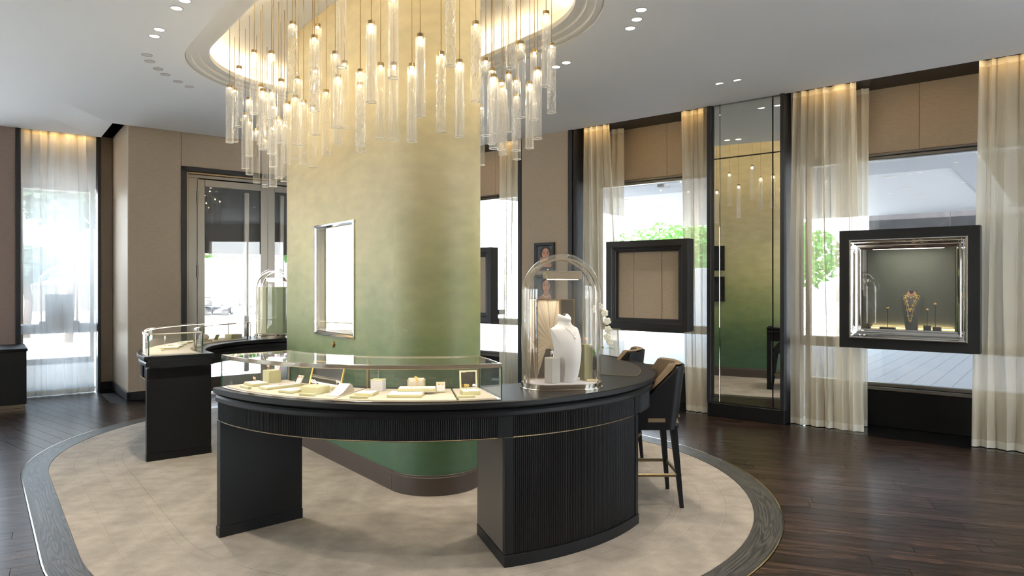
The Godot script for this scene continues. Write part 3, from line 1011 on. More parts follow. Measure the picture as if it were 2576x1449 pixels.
# ------------------------------------------------------------------ counters
func fluted(st: SurfaceTool, path_c: Vector2, org: Vector2, R: float, a0: float, a1: float, y0: float, y1: float, pitch := 0.0118) -> void:
	var arc = deg_to_rad(absf(a1 - a0)) * R
	var n = int(arc / pitch)
	var prev = Vector2.ZERO
	st.set_smooth_group(-1)
	for i in n * 4 + 1:
		var a = deg_to_rad(lerpf(a0, a1, float(i) / (n * 4)))
		var r: float = R - 0.0045 * [1.0, 0.25, 0.0, 0.25][i % 4]
		var p = path_c + Vector2(cos(a), sin(a)) * r - org
		if i > 0: quad(st, pd(prev.x, prev.y, y0), pd(p.x, p.y, y0), pd(p.x, p.y, y1), pd(prev.x, prev.y, y1))
		prev = p

func sector(path: Array, r0: float, r1: float, y0: float, y1: float, org: Vector2, bev := 0.004) -> ArrayMesh:
	var st = new_st()
	sweep(st, path, [Vector2(r0, y0), Vector2(r1 - bev, y0), Vector2(r1, y0 + bev), Vector2(r1, y1 - bev), Vector2(r1 - bev, y1), Vector2(r0 + bev, y1), Vector2(r0, y1 - bev)], false, false, true, true, org)
	return done(st)

func counter_top(parent: Node3D, path: Array, org: Vector2) -> void:
	part("counter_top", sector(path, 1.06, 1.635, 0.868, 0.902, org, 0.005), M.black, parent)
	part("shadow_gap", sector(path, 1.12, 1.59, 0.858, 0.870, org, 0.001), M.black_matte, parent)
	var st = new_st()
	sweep(st, path, [Vector2(1.08, 0.815), Vector2(1.616, 0.815), Vector2(1.622, 0.822), Vector2(1.622, 0.842), Vector2(1.614, 0.854), Vector2(1.60, 0.859), Vector2(1.10, 0.859), Vector2(1.08, 0.85)], false, false, true, true, org)
	part("rounded_band", done(st), M.black, parent)

func build_counters() -> void:
	var arc = func(a0, a1, n = 0): return arc_path(CC, a0, a1, n if n else maxi(2, int(absf(a1 - a0) / 1.5)))
	var c = thing("counter", "curved black counter with fluted apron in front of the column", "counter", at(pd(CC.x, CC.y)), "curved black counters")
	counter_top(c, arc.call(-139.5, 38.0), CC)
	part("body", sector(arc.call(-139.4, 37.9), 1.10, 1.592, 0.705, 0.815, CC), M.black, c)
	for f in [[-138.9, -72.2], [-69.0, -32.9], [-29.5, 36.5]]:
		var st = new_st()
		fluted(st, CC, CC, 1.605, f[0], f[1], 0.702, 0.815)
		part("fluted_apron", done(st), M.black, c)
	for f in [[-139.5, -138.9], [-72.2, -69.0], [-32.9, -31.4], [-31.4, -29.5], [36.5, 38.0]]:
		part("apron_stile", sector(arc.call(f[0], f[1], 2), 1.59, 1.607, 0.70, 0.815, CC, 0.002), M.black, c)
	for f in [[-138.9, -72.2], [-69.0, -32.9], [-29.5, 36.5]]:
		part("brass_line", sector(arc.call(f[0], f[1]), 1.585, 1.608, 0.696, 0.701, CC, 0.001), M.brass_dim, c)
	# end legs and the broad leg block
	for f in [[-139.5, -137.4], [36.0, 38.0]]:
		part("leg_panel", sector(arc.call(f[0], f[1], 2), 1.09, 1.612, 0.066, 0.703, CC, 0.003), M.black, c)
		part("leg_kick", sector(arc.call(f[0] - 0.05, f[1] + 0.05, 2), 1.086, 1.616, 0.0, 0.064, CC, 0.002), M.black, c)
	part("leg_block", sector(arc.call(-70.8, -31.4), 1.09, 1.592, 0.066, 0.703, CC, 0.003), M.black, c)
	for f in [[-70.8, -69.0], [-32.9, -31.4]]:
		part("block_stile", sector(arc.call(f[0], f[1], 2), 1.585, 1.612, 0.066, 0.70, CC, 0.003), M.black, c)
	var sf = new_st()
	fluted(sf, CC, CC, 1.607, -69.0, -32.9, 0.066, 0.697)
	part("fluted_front", done(sf), M.black, c)
	part("block_kick", sector(arc.call(-70.9, -31.3), 1.086, 1.616, 0.0, 0.064, CC, 0.002), M.black, c)
	var sl = arc_path(CC, -70.83, -70.79, 1)
	part("block_side_panel", sector(sl, 1.10, 1.58, 0.07, 0.70, CC, 0.002), M.bronze_panel, c, "bronze-grey wood side of the leg")
	# leather writing pad with a brass line round it
	part("leather_inset", sector(arc.call(-22.0, 35.0), 1.20, 1.52, 0.9025, 0.9045, CC, 0.001), M.leather, c, "dark grey leather inlay")
	for r in [1.19, 1.52]:
		part("brass_inlay", sector(arc.call(-22.4, 35.2), r, r + 0.006, 0.9022, 0.9048, CC, 0.0005), M.brass_dim, c)
	part("brass_inlay", sector(arc.call(-22.5, -22.1, 1), 1.19, 1.526, 0.9022, 0.9048, CC, 0.0005), M.brass_dim, c)
	# far counter: half ring with a short straight
	var nl = Vector2(-0.787, -0.617)
	var path = arc_path(C2, 66.0, 218.1, 96)
	path.append([C2 - AX * 0.2, nl])
	var c2 = thing("counter", "curved black counter with a plain end panel behind the column", "counter", at(pd(C2.x, C2.y)), "curved black counters")
	counter_top(c2, path, C2)
	part("body", sector(path, 1.10, 1.592, 0.705, 0.815, C2), M.black, c2)
	var f2 = new_st()
	fluted(f2, C2, C2, 1.605, 67.0, 216.0, 0.702, 0.815)
	part("fluted_apron", done(f2), M.black, c2)
	for k in 3:
		part("drawer_front", sector(arc_path(C2, 150.0 + k * 21.5, 170.5 + k * 21.5, 14), 1.075, 1.098, 0.71, 0.81, C2, 0.003), M.black_matte, c2)
	part("brass_line", sector(path, 1.585, 1.608, 0.696, 0.701, C2, 0.001), M.brass_dim, c2)
	for e in [[[C2 - AX * 0.14, nl], [C2 - AX * 0.2, nl]], arc_path(C2, 66.0, 68.2, 2)]:
		part("leg_panel", sector(e, 1.09, 1.612, 0.066, 0.80, C2, 0.004), M.black, c2)
		part("leg_kick", sector(e, 1.088, 1.614, 0.0, 0.064, C2, 0.002), M.black, c2)
	part("leg_block", sector(arc_path(C2, 84.0, 122.0, 24), 1.09, 1.60, 0.0, 0.703, C2, 0.003), M.black, c2)

func glass_case(label: String, path: Array, org: Vector2, posts: Array, trays: Array) -> void:
	var g = thing("glass_case", label, "display case", at(pd(org.x, org.y)), "glass cases on the counters")
	var y0 = 0.9025
	part("base_strip", sector(path, 1.165, 1.594, y0, y0 + 0.004, org, 0.001), M.nickel, g)
	for t in trays:
		part("suede_tray", sector(t, 1.19, 1.572, y0 + 0.004, y0 + 0.009, org, 0.001), M.suede, g)
	part("front_rail", sector(path, 1.578, 1.594, 1.076, 1.100, org, 0.0015), M.nickel, g, "polished nickel rail")
	part("back_rail", sector(path, 1.158, 1.170, 1.088, 1.100, org, 0.0015), M.nickel, g)
	for e in [path[0], path[path.size() - 1]]:
		var st = new_st()
		var a: Vector2 = e[0] + e[1] * 1.16 - org
		var b: Vector2 = e[0] + e[1] * 1.592 - org
		tube(st, [pd(a.x, a.y, 1.094), pd(b.x, b.y, 1.094)], 0.006, 6)
		part("end_rail", done(st), M.nickel, g)
		var s2 = new_st()
		s2.set_smooth_group(-1)
		quad(s2, pd(a.x, a.y, y0 + 0.004), pd(b.x, b.y, y0 + 0.004), pd(b.x, b.y, 1.09), pd(a.x, a.y, 1.09))
		part("end_glass", done(s2), M.glass, g)
		for w in [[a, 0.004], [b, 0.0045]]:
			var s3 = new_st()
			tube(s3, [pd(w[0].x, w[0].y, y0 + 0.004), pd(w[0].x, w[0].y, 1.085)], w[1], 6)
			part("glass_edge", done(s3), M.glass_edge, g, "green tinted edge of the glass")
	var sf = new_st()
	sweep(sf, path, [Vector2(1.588, y0 + 0.004), Vector2(1.588, 1.078)], false, true, false, false, org)
	part("front_glass", done(sf), M.glass, g)
	var sb = new_st()
	sweep(sb, path, [Vector2(1.168, y0 + 0.004), Vector2(1.168, 1.09)], false, true, false, false, org)
	part("back_glass", done(sb), M.glass_tint, g, "smoked mirror glass at the back")
	var sp = new_st()
	sweep(sp, path, [Vector2(1.586, 1.099), Vector2(1.164, 1.099)], false, true, false, false, org)
	part("top_glass", done(sp), M.glass, g)
	for p in posts:
		var st = new_st()
		var v: Vector2 = p[0] + p[1] * 1.175 - org
		var side = Vector2(-p[1].y, p[1].x) * 0.007
		prism(st, PackedVector2Array([v - side - p[1] * 0.004, v - side + p[1] * 0.004, v + side + p[1] * 0.004, v + side - p[1] * 0.004]), y0 + 0.004, 1.09)
		part("back_post", done(st), M.brass_dim, g)
	# strip of light under the front rail
	var sl = new_st()
	sweep(sl, path, [Vector2(1.572, 1.078), Vector2(1.577, 1.078), Vector2(1.577, 1.084), Vector2(1.572, 1.084)], false, false, true, true, org)
	part("led_strip", done(sl), M.led_white, g)
	var step = maxi(1, path.size() / 6)
	for i in range(step / 2, path.size(), step):
		var e: Array = path[i]
		var v: Vector2 = e[0] + e[1] * 1.566 - org
		var along = Vector2(-e[1].y, e[1].x)
		var to = pd(-e[1].x, -e[1].y) * 0.6 + Vector3.DOWN
		area_light(g, pd(v.x, v.y, 1.073), pd(along.x, along.y), to, Vector2(0.28, 0.008), 0.010, Color(1.0, 0.95, 0.84))

# ------------------------------------------------------------------ jewels and their boxes
func around(a: float, r: float, y: float, org := CC, extra := 0.0) -> Transform3D:
	# on a counter: z points to the customer's side
	var t = deg_to_rad(a)
	var p = org + Vector2(cos(t), sin(t)) * r
	return at(pd(p.x, p.y, y), atan2(cos(t), -sin(t)) + extra)

func spot_at(x: float, d: float, y: float, org := CC, extra := 0.0) -> Transform3D:
	var v = Vector2(x, d) - org
	return around(rad_to_deg(v.angle()), v.length(), y, org, extra)

func flat_tray(label: String, xf: Transform3D, w: float, l: float, h := 0.018, group := "cushioned trays in the glass cases", side: Material = null) -> Node3D:
	var t = thing("jewel_tray", label, "tray", xf, group)
	part("tray_body", boxm(Vector3(-w / 2, 0, -l / 2), Vector3(w / 2, h * 0.75, l / 2), 0.002), side if side else M.box_green, t)
	part("cushion", boxm(Vector3(-w / 2 + 0.004, h * 0.75, -l / 2 + 0.004), Vector3(w / 2 - 0.004, h, l / 2 - 0.004), 0.003), M.cushion, t)
	return t

func name_bar(label: String, xf: Transform3D) -> void:
	var t = thing("name_bar", label, "bar", xf, "small pale bars in front of the trays")
	part("bar_body", boxm(Vector3(-0.05, 0, -0.011), Vector3(0.05, 0.011, 0.011), 0.0015), M.box_green, t)
	part("bar_top", boxm(Vector3(-0.048, 0.011, -0.009), Vector3(0.048, 0.0125, 0.009), 0.0005), M.box_pale, t)

func ring_jewel(label: String, xf: Transform3D, metal: Material, stone: Material, sz := 1.0) -> void:
	var t = thing("ring", label, "ring", xf, "flower rings")
	var st = new_st()
	var pts = []
	for j in 18: pts.append(Vector3(0.0095 * cos(j * TAU / 18), 0.0105 + 0.0095 * sin(j * TAU / 18), 0) * sz)
	tube(st, pts, 0.0011 * sz, 6, true)
	part("band", done(st), metal, t)
	var sp = new_st()
	for f in [Vector3(-0.006, 0.026, 0.002), Vector3(0.007, 0.024, 0.0)]:
		for j in 5:
			ball(sp, (f + Vector3(cos(j * TAU / 5) * 0.0052, sin(j * TAU / 5) * 0.0052, 0.001 * (j % 2))) * sz, 0.0038 * sz, 6)
	part("petals", done(sp), metal, t)
	var sg = new_st()
	for f in [Vector3(-0.006, 0.026, 0.005), Vector3(0.007, 0.024, 0.003)]: ball(sg, f * sz, 0.0028 * sz, 6)
	part("stones", done(sg), stone, t)

func ear_card(label: String, xf: Transform3D, metal: Material) -> void:
	var t = thing("earring_card", label, "earring stand", xf, "tilted earring cards")
	var tilt = Transform3D(Basis(Vector3.RIGHT, -0.5), Vector3(0, 0.005, 0.012))
	var st = new_st()
	box(st, Vector3(-0.026, 0, -0.005), Vector3(0.026, 0.062, 0), 0.001, tilt)
	part("card_back", done(st), M.box_green, t)
	var s2 = new_st()
	box(s2, Vector3(-0.023, 0.004, 0), Vector3(0.023, 0.058, 0.002), 0.001, tilt)
	part("card_face", done(s2), M.card_grey, t)
	var s3 = new_st()
	box(s3, Vector3(-0.015, 0.0, -0.032), Vector3(0.015, 0.003, 0.012), 0.001)
	part("card_foot", done(s3), M.box_green, t)
	for k in [-1, 1]:
		var sb = new_st()
		for j in 4: ball(sb, tilt * Vector3(0.011 * k + 0.0035 * cos(j * PI / 2), 0.047 + 0.0035 * sin(j * PI / 2), 0.005), 0.003, 6)
		ball(sb, tilt * Vector3(0.011 * k, 0.047, 0.007), 0.003, 6)
		part("earring", done(sb), metal, t)

func pendant_chain(label: String, xf: Transform3D, metal: Material, pts: Array, drop: Vector3) -> void:
	var t = thing("necklace", label, "necklace", xf, "fine chains on cushions")
	var st = new_st()
	tube(st, pts, 0.0009, 5)
	part("chain", done(st), metal, t)
	var sb = new_st()
	for j in 4: ball(sb, drop + Vector3(0.003 * cos(j * PI / 2), 0.0015, 0.003 * sin(j * PI / 2)), 0.003, 6)
	part("clover_drop", done(sb), metal, t)

func build_near_case_contents() -> void:
	var Y = 0.912
	name_bar("pale bar in front of the rose gold ring tray", around(-131.0, 1.535, Y))
	flat_tray("flat tray with a single rose gold flower ring", spot_at(-1.565, 4.175, Y), 0.13, 0.10)
	ring_jewel("rose gold flower ring standing on the flat tray by the case end", spot_at(-1.575, 4.175, Y + 0.018), M.rose, M.diamond)
	var b = thing("ring_box", "tall pale green box with its lid card raised", "box", spot_at(-1.515, 4.305, Y), "pale jewel boxes")
	part("box_body", boxm(Vector3(-0.045, 0, -0.04), Vector3(0.045, 0.072, 0.04), 0.002), M.box_green, b)
	part("box_top", boxm(Vector3(-0.042, 0.072, -0.037), Vector3(0.042, 0.075, 0.037), 0.001), M.box_pale, b)
	var st = new_st()
	box(st, Vector3(-0.004, 0, -0.004), Vector3(0.045, 0.04, 0), 0.001, Transform3D(Basis(Vector3.RIGHT, -0.35), Vector3(0, 0.0745, -0.024)))
	part("lid_card", done(st), M.card_grey, b)
	ring_jewel("rose gold flower ring on top of the tall pale green box", spot_at(-1.515, 4.305, Y + 0.075) * Transform3D(Basis(), Vector3(-0.018, 0, 0.014)), M.rose, M.diamond, 1.1)
	var lt = spot_at(-1.385, 4.08, Y, CC, -0.1)
	flat_tray("long narrow tray with two fine pendant chains", lt, 0.095, 0.225, 0.016)
	pendant_chain("fine rose gold chain with a red drop on the long narrow tray", lt * at(Vector3(-0.015, 0.017, 0)), M.rose, [Vector3(0, 0.001, -0.09), Vector3(0.004, 0.001, -0.03), Vector3(0, 0.001, 0.05)], Vector3(0, 0.002, 0.055))
	pendant_chain("fine rose gold chain with a smaller drop on the long narrow tray", lt * at(Vector3(0.02, 0.017, -0.02)), M.rose, [Vector3(0, 0.001, -0.07), Vector3(-0.003, 0.001, 0.0), Vector3(0, 0.001, 0.03)], Vector3(0, 0.002, 0.034))
	flat_tray("small flat tray with a bare pale cushion", spot_at(-1.265, 3.895, Y), 0.105, 0.085, 0.016)
	ear_card("pale earring card with rose gold studs next to the mirror", spot_at(-1.30, 4.165, Y), M.rose)
	var bb = thing("ring_box", "broad pale green box with a diamond flower ring on its lid", "box", spot_at(-1.115, 3.875, Y), "pale jewel boxes")
	part("box_body", boxm(Vector3(-0.06, 0, -0.052), Vector3(0.06, 0.038, 0.052), 0.002), M.box_green, bb)
	part("box_top", boxm(Vector3(-0.057, 0.038, -0.049), Vector3(0.057, 0.041, 0.049), 0.001), M.box_pale, bb)
	ring_jewel("diamond flower ring on the broad pale green box", spot_at(-1.125, 3.865, Y + 0.041), M.silver, M.diamond, 1.15)
	name_bar("pale bar in front of the broad green box", spot_at(-1.13, 3.772, Y))
	# folding table mirror in a gilt frame
	var mi = thing("table_mirror", "table mirror in a gilt frame leaning back in the glass case", "mirror", spot_at(-1.11, 4.095, Y))
	var tilt = Transform3D(Basis(Vector3.RIGHT, -0.32), Vector3(0, 0.002, 0.02))
	var sm = new_st()
	rect_frame(sm, 0.245, 0.155, [Vector2(0, -0.004), Vector2(0, 0.006), Vector2(0.007, 0.006), Vector2(0.008, 0.001)], Vector3(0, 0.0775, 0))
	part("frame", done(sm), M.gold, mi).transform = tilt
	part("glass", boxm(Vector3(-0.117, 0.006, -0.003), Vector3(0.117, 0.149, 0.001)), M.smoke_mirror, mi).transform = tilt
	part("strut", boxm(Vector3(-0.02, 0.0, -0.052), Vector3(0.02, 0.003, 0.02), 0.001), M.gold, mi)
	flat_tray("square tray with a diamond ring before the gilt mirror", spot_at(-1.015, 3.985, Y), 0.062, 0.062, 0.022)
	ring_jewel("small diamond flower ring on the square tray before the gilt mirror", spot_at(-1.015, 3.985, Y + 0.022), M.silver, M.diamond)
	# white ramp
	var rp = thing("pendant_ramp", "white folded ramp with a pendant hung over it", "display ramp", spot_at(-0.96, 3.85, Y))
	var sr = new_st()
	var prof = [Vector2(0.10, 0.002), Vector2(0.05, 0.012), Vector2(0.0, 0.035), Vector2(-0.035, 0.052), Vector2(-0.055, 0.045), Vector2(-0.085, 0.004)]
	for i in prof.size() - 1:
		sr.set_smooth_group(2)
		var p: Vector2 = prof[i]; var q: Vector2 = prof[i + 1]
		quad(sr, Vector3(-0.034, p.y, p.x), Vector3(0.034, p.y, p.x), Vector3(0.034, q.y, q.x), Vector3(-0.034, q.y, q.x))
		quad(sr, Vector3(-0.034, p.y - 0.002, p.x), Vector3(-0.034, q.y - 0.002, q.x), Vector3(0.034, q.y - 0.002, q.x), Vector3(0.034, p.y - 0.002, p.x))
	part("ramp_sheet", done(sr), M.cushion, rp)
	part("ramp_foot", boxm(Vector3(-0.034, 0, 0.08), Vector3(0.034, 0.002, 0.10)), M.box_green, rp)
	pendant_chain("fine silver chain hung over the white ramp", spot_at(-0.96, 3.85, Y), M.silver, [Vector3(-0.006, 0.053, -0.035), Vector3(-0.006, 0.037, 0.0), Vector3(-0.004, 0.022, 0.03)], Vector3(-0.004, 0.020, 0.035))
	name_bar("pale bar in front of the silver pendant tray", spot_at(-0.826, 3.685, Y))
	flat_tray("flat tray with a silver pendant beside the white cube box", spot_at(-0.81, 3.80, Y), 0.105, 0.10)
	pendant_chain("silver pendant lying on a flat tray beside the white cube box", spot_at(-0.81, 3.80, Y + 0.0185), M.silver, [Vector3(-0.02, 0.001, -0.03), Vector3(0, 0.001, -0.005), Vector3(0.02, 0.001, -0.03)], Vector3(0, 0.002, 0))
	var cb = thing("ring_box", "white cube box with a pale gold lid and a thin upright rod", "box", spot_at(-0.775, 3.955, Y), "pale jewel boxes")
	part("box_body", boxm(Vector3(-0.036, 0, -0.03), Vector3(0.036, 0.06, 0.03), 0.002), M.card_grey, cb)
	part("box_top", boxm(Vector3(-0.037, 0.06, -0.031), Vector3(0.037, 0.066, 0.031), 0.001), M.box_pale, cb)
	var sro = new_st()
	tube(sro, [Vector3(0, 0.066, 0), Vector3(0, 0.125, 0)], 0.002, 6)
	tube(sro, [Vector3(-0.02, 0.125, 0), Vector3(0.02, 0.125, 0)], 0.002, 6)
	part("rod", done(sro), M.silver, cb)
	flat_tray("wide pale green tray lying under another tray", spot_at(-0.585, 3.765, Y), 0.19, 0.12, 0.018, "cushioned trays in the glass cases", M.box_green)
	flat_tray("white topped tray laid across the wide pale green tray", spot_at(-0.535, 3.845, Y + 0.0185), 0.21, 0.085, 0.018)
	pendant_chain("gold chain with two flowers on the topmost stacked tray", spot_at(-0.535, 3.845, Y + 0.037), M.gold, [Vector3(-0.05, 0.001, 0), Vector3(0, 0.001, -0.01), Vector3(0.06, 0.001, 0.005)], Vector3(-0.03, 0.002, 0.005))
	# bracelet saddle
	var sa = thing("bracelet_stand", "pale arched bracelet stand on two legs", "bracelet stand", spot_at(-0.555, 3.965, Y))
	var ss = new_st()
	var arch = []
	for k in 13: arch.append(Vector2(0.026 * cos(PI * k / 12.0), 0.05 + 0.022 * sin(PI * k / 12.0)))
	ss.set_smooth_group(3)
	for k in 12:
		quad(ss, Vector3(-0.045, arch[k].y, arch[k].x), Vector3(0.045, arch[k].y, arch[k].x), Vector3(0.045, arch[k + 1].y, arch[k + 1].x), Vector3(-0.045, arch[k + 1].y, arch[k + 1].x))
	quad(ss, Vector3(-0.045, 0.028, 0.026), Vector3(0.045, 0.028, 0.026), Vector3(0.045, 0.05, 0.026), Vector3(-0.045, 0.05, 0.026))
	part("saddle", done(ss), M.suede, sa)
	for k in [-1, 1]:
		part("leg", boxm(Vector3(0.045 * k - 0.005, 0, -0.026), Vector3(0.045 * k + 0.005, 0.064, 0.026), 0.002), M.box_green, sa)
	var br = thing("bracelet", "gold flower bracelet draped over the pale arched stand", "bracelet", sa.transform)
	var sg = new_st()
	for k in 9:
		var t = PI * k / 8.0 - 0.25
		ball(sg, Vector3(0.008 * sin(k), 0.05 + 0.026 * sin(maxf(t, 0.0)) - (0.018 if k == 0 else 0.0), 0.030 * cos(t)), 0.006, 6)
	part("links", done(sg), M.gold, br)
	ear_card("pale earring card with gold studs beside the stacked trays", spot_at(-0.405, 3.875, Y), M.gold)
	name_bar("pale bar in front of the open mirror box", spot_at(-0.25, 3.705, Y))
	var ob = thing("ring_box", "open pale box with a mirror in its raised lid", "box", spot_at(-0.235, 3.83, Y), "pale jewel boxes")
	part("box_body", boxm(Vector3(-0.05, 0, -0.045), Vector3(0.05, 0.02, 0.045), 0.002), M.box_green, ob)
	part("cushion", boxm(Vector3(-0.046, 0.02, -0.038), Vector3(0.046, 0.024, 0.041), 0.002), M.cushion, ob)
	var so = new_st()
	rect_frame(so, 0.10, 0.105, [Vector2(0, -0.006), Vector2(0, 0.006), Vector2(0.008, 0.006), Vector2(0.009, 0)], Vector3(0, 0.052, 0))
	var lidx = Transform3D(Basis(Vector3.RIGHT, -0.16), Vector3(0, 0.021, -0.05))
	part("lid", done(so), M.box_pale, ob).transform = lidx
	part("lid_mirror", boxm(Vector3(-0.042, 0.009, -0.004), Vector3(0.042, 0.096, 0.0)), M.smoke_mirror, ob).transform = lidx
	ring_jewel("green sparkling flower ring in the open mirror box", spot_at(-0.255, 3.83, Y + 0.024), M.gold, M.stone_green)
	ring_jewel("diamond flower ring in the open mirror box", spot_at(-0.21, 3.835, Y + 0.024), M.silver, M.diamond)

func build_far_case_contents() -> void:
	var Y = 0.912
	name_bar("pale bar at the end of the far glass case", spot_at(-3.24, 6.33, Y, C2))
	var t1 = flat_tray("broad pale tray carrying an oval ring card on a stalk", spot_at(-3.26, 6.52, Y, C2), 0.20, 0.15)
	t1.set_meta("group", "trays in the far case")
	var dc = thing("ring_card", "white oval card on a thin stalk with a ring", "display card", spot_at(-3.30, 6.49, Y + 0.0185, C2))
	var st = new_st()
	tube(st, [Vector3(0, 0, 0), Vector3(0, 0.07, 0)], 0.002, 6)
	part("stalk", done(st), M.silver, dc)
	var so = new_st()
	ball(so, Vector3(-0.01, 0.085, 0), 0.04, 14, Vector3(0.9, 0.55, 0.18))
	part("oval_card", done(so), M.cushion, dc)
	for k in 3:
		var f: Array = [["thin white topped tray in the far case", -3.36, 6.86, 0.17, 0.12], ["pale tray with a gold chain in the far case", -3.40, 7.13, 0.16, 0.11], ["small square tray near the white saddle stand", -3.28, 6.70, 0.12, 0.09]][k]
		flat_tray(f[0], spot_at(f[1], f[2], Y, C2), f[3], f[4], 0.016, "trays in the far case")
	pendant_chain("gold chain laid on a pale tray in the far case", spot_at(-3.40, 7.13, Y + 0.0165, C2), M.gold, [Vector3(-0.05, 0.001, 0), Vector3(0, 0.001, -0.02), Vector3(0.05, 0.001, 0)], Vector3(0, 0.002, -0.015))
	var sd = thing("bracelet_stand", "white saddle stand with a rose gold bangle in the far case", "bracelet stand", spot_at(-3.31, 7.33, Y, C2))
	var ss = new_st()
	ball(ss, Vector3(0, 0.042, 0), 0.075, 16, Vector3(0.9, 0.5, 0.6))
	part("saddle", done(ss), M.cushion, sd)
	part("foot", boxm(Vector3(-0.075, 0, -0.05), Vector3(0.075, 0.014, 0.05), 0.002), M.box_pale, sd)
	var sr = new_st()
	var pts = []
	for j in 18: pts.append(Vector3(0.02, 0.045 + 0.040 * sin(j * TAU / 18), 0.045 * cos(j * TAU / 18)))
	tube(sr, pts, 0.003, 6, true)
	part("bangle", done(sr), M.rose, sd)
	ear_card("cream card leaning in the far case", spot_at(-3.26, 7.53, Y, C2), M.gold)
	var bx = thing("ring_box", "low cream box at the far end of the far glass case", "box", spot_at(-3.15, 7.72, Y, C2), "pale jewel boxes")
	part("box_body", boxm(Vector3(-0.07, 0, -0.06), Vector3(0.07, 0.045, 0.06), 0.002), M.box_green, bx)
	part("box_top", boxm(Vector3(-0.067, 0.045, -0.057), Vector3(0.067, 0.049, 0.057), 0.001), M.box_pale, bx)

# ------------------------------------------------------------------ arched glass cloches
func ring_outline(w: float, b: float, n := 40) -> Array:
	var out = []
	var r = minf(w, b)
	var sx = maxf(0.0, w - r)
	var sz = maxf(0.0, b - r)
	for k in n:
		var a = TAU * (k + 0.5) / n
		out.append(Vector2(signf(cos(a)) * sx + r * cos(a), signf(sin(a)) * sz + r * sin(a)))
	return out

func cloche(label: String, xf: Transform3D, lamp_on := true) -> Node3D:
	var g = thing("glass_cloche", label, "display case", xf, "arched glass cloches")
	var W = 0.249
	var B = 0.165
	for k in 2:
		var st = new_st(2)
		var o = ring_outline(W + (0.004 if k == 0 else -0.004), B + (0.004 if k == 0 else -0.004))
		var y0 = 0.0 if k == 0 else 0.008
		var y1 = 0.008 if k == 0 else 0.036
		var n = o.size()
		for j in n:
			var p: Vector2 = o[j]; var q: Vector2 = o[(j + 1) % n]
			st.set_smooth_group(2)
			quad(st, Vector3(p.x, y0, -p.y), Vector3(q.x, y0, -q.y), Vector3(q.x, y1, -q.y), Vector3(p.x, y1, -p.y))
			st.set_smooth_group(-1)
			tri(st, Vector3(0, y1, 0), Vector3(p.x, y1, -p.y), Vector3(q.x, y1, -q.y))
		part("base", done(st), M.nickel, g, "polished nickel base")
	var sd = new_st()
	var od = ring_outline(W - 0.03, B - 0.03)
	for j in od.size():
		var p: Vector2 = od[j]; var q: Vector2 = od[(j + 1) % od.size()]
		tri(sd, Vector3(0, 0.04, 0), Vector3(p.x, 0.04, -p.y), Vector3(q.x, 0.04, -q.y))
		quad(sd, Vector3(p.x, 0.036, -p.y), Vector3(q.x, 0.036, -q.y), Vector3(q.x, 0.04, -q.y), Vector3(p.x, 0.04, -p.y))
	part("suede_deck", done(sd), M.card_grey, g)
	# dome
	var sg = new_st(2)
	var rows = []
	for i in 20:
		var y = 0.037
		var w = W - 0.006
		if i >= 4:
			var t = (i - 4) / 15.0 * PI / 2
			y = 0.565 + 0.245 * sin(t)
			w = (W - 0.006) * cos(t)
		else: y = lerpf(0.037, 0.565, i / 4.0)
		w = maxf(w, 0.004)
		rows.append([y, ring_outline(w, (B - 0.006) * pow(w / (W - 0.006), 0.4))])
	for i in 19:
		var o: Array = rows[i][1]
		var p2: Array = rows[i + 1][1]
		for j in o.size():
			var j2 = (j + 1) % o.size()
			quad(sg, Vector3(o[j].x, rows[i][0], -o[j].y), Vector3(o[j2].x, rows[i][0], -o[j2].y), Vector3(p2[j2].x, rows[i + 1][0], -p2[j2].y), Vector3(p2[j].x, rows[i + 1][0], -p2[j].y))
	part("dome_glass", done(sg), pane(Color(0.95, 0.97, 0.96), 0.03, 0.0), g)
	for z in [0.045, -0.085]:
		var sh = new_st()
		var pts = []
		for k in 7: pts.append(Vector3(0.213, lerpf(0.038, 0.565, k / 6.0), z))
		for k in range(1, 25): pts.append(Vector3(0.213 * cos(PI * k / 24.0), 0.565 + 0.213 * sin(PI * k / 24.0), z))
		for k in range(1, 7): pts.append(Vector3(-0.213, lerpf(0.565, 0.038, k / 6.0), z))
		# flat strip
		sh.set_smooth_group(-1)
		for k in pts.size() - 1:
			var a: Vector3 = pts[k]; var b: Vector3 = pts[k + 1]
			var na = Vector3(a.x, maxf(0.0, a.y - 0.565), 0).normalized() * 0.006
			var nb = Vector3(b.x, maxf(0.0, b.y - 0.565), 0).normalized() * 0.006
			var hz = Vector3(0, 0, 0.009)
			quad(sh, a + na + hz, a + na - hz, b + nb - hz, b + nb + hz)
			quad(sh, a - na - hz, a - na + hz, b - nb + hz, b - nb - hz)
			quad(sh, a + na + hz, b + nb + hz, b - nb + hz, a - na + hz)
			quad(sh, a - na - hz, b - nb - hz, b + nb - hz, a + na - hz)
		part("arch_hoop", done(sh), M.nickel, g)
	part("lamp_housing", boxm(Vector3(-0.10, 0.655, -0.075), Vector3(0.12, 0.705, 0.035), 0.004), M.nickel, g, "polished lamp box under the arch")
	if lamp_on:
		part("lamp_face", boxm(Vector3(-0.08, 0.651, -0.05), Vector3(0.10, 0.655, 0.02)), M.led_white, g)
		area_light(g, Vector3(0.01, 0.645, -0.015), Vector3.RIGHT, Vector3.DOWN, Vector2(0.18, 0.07), 0.04, Color(1.0, 0.94, 0.85))
	return g

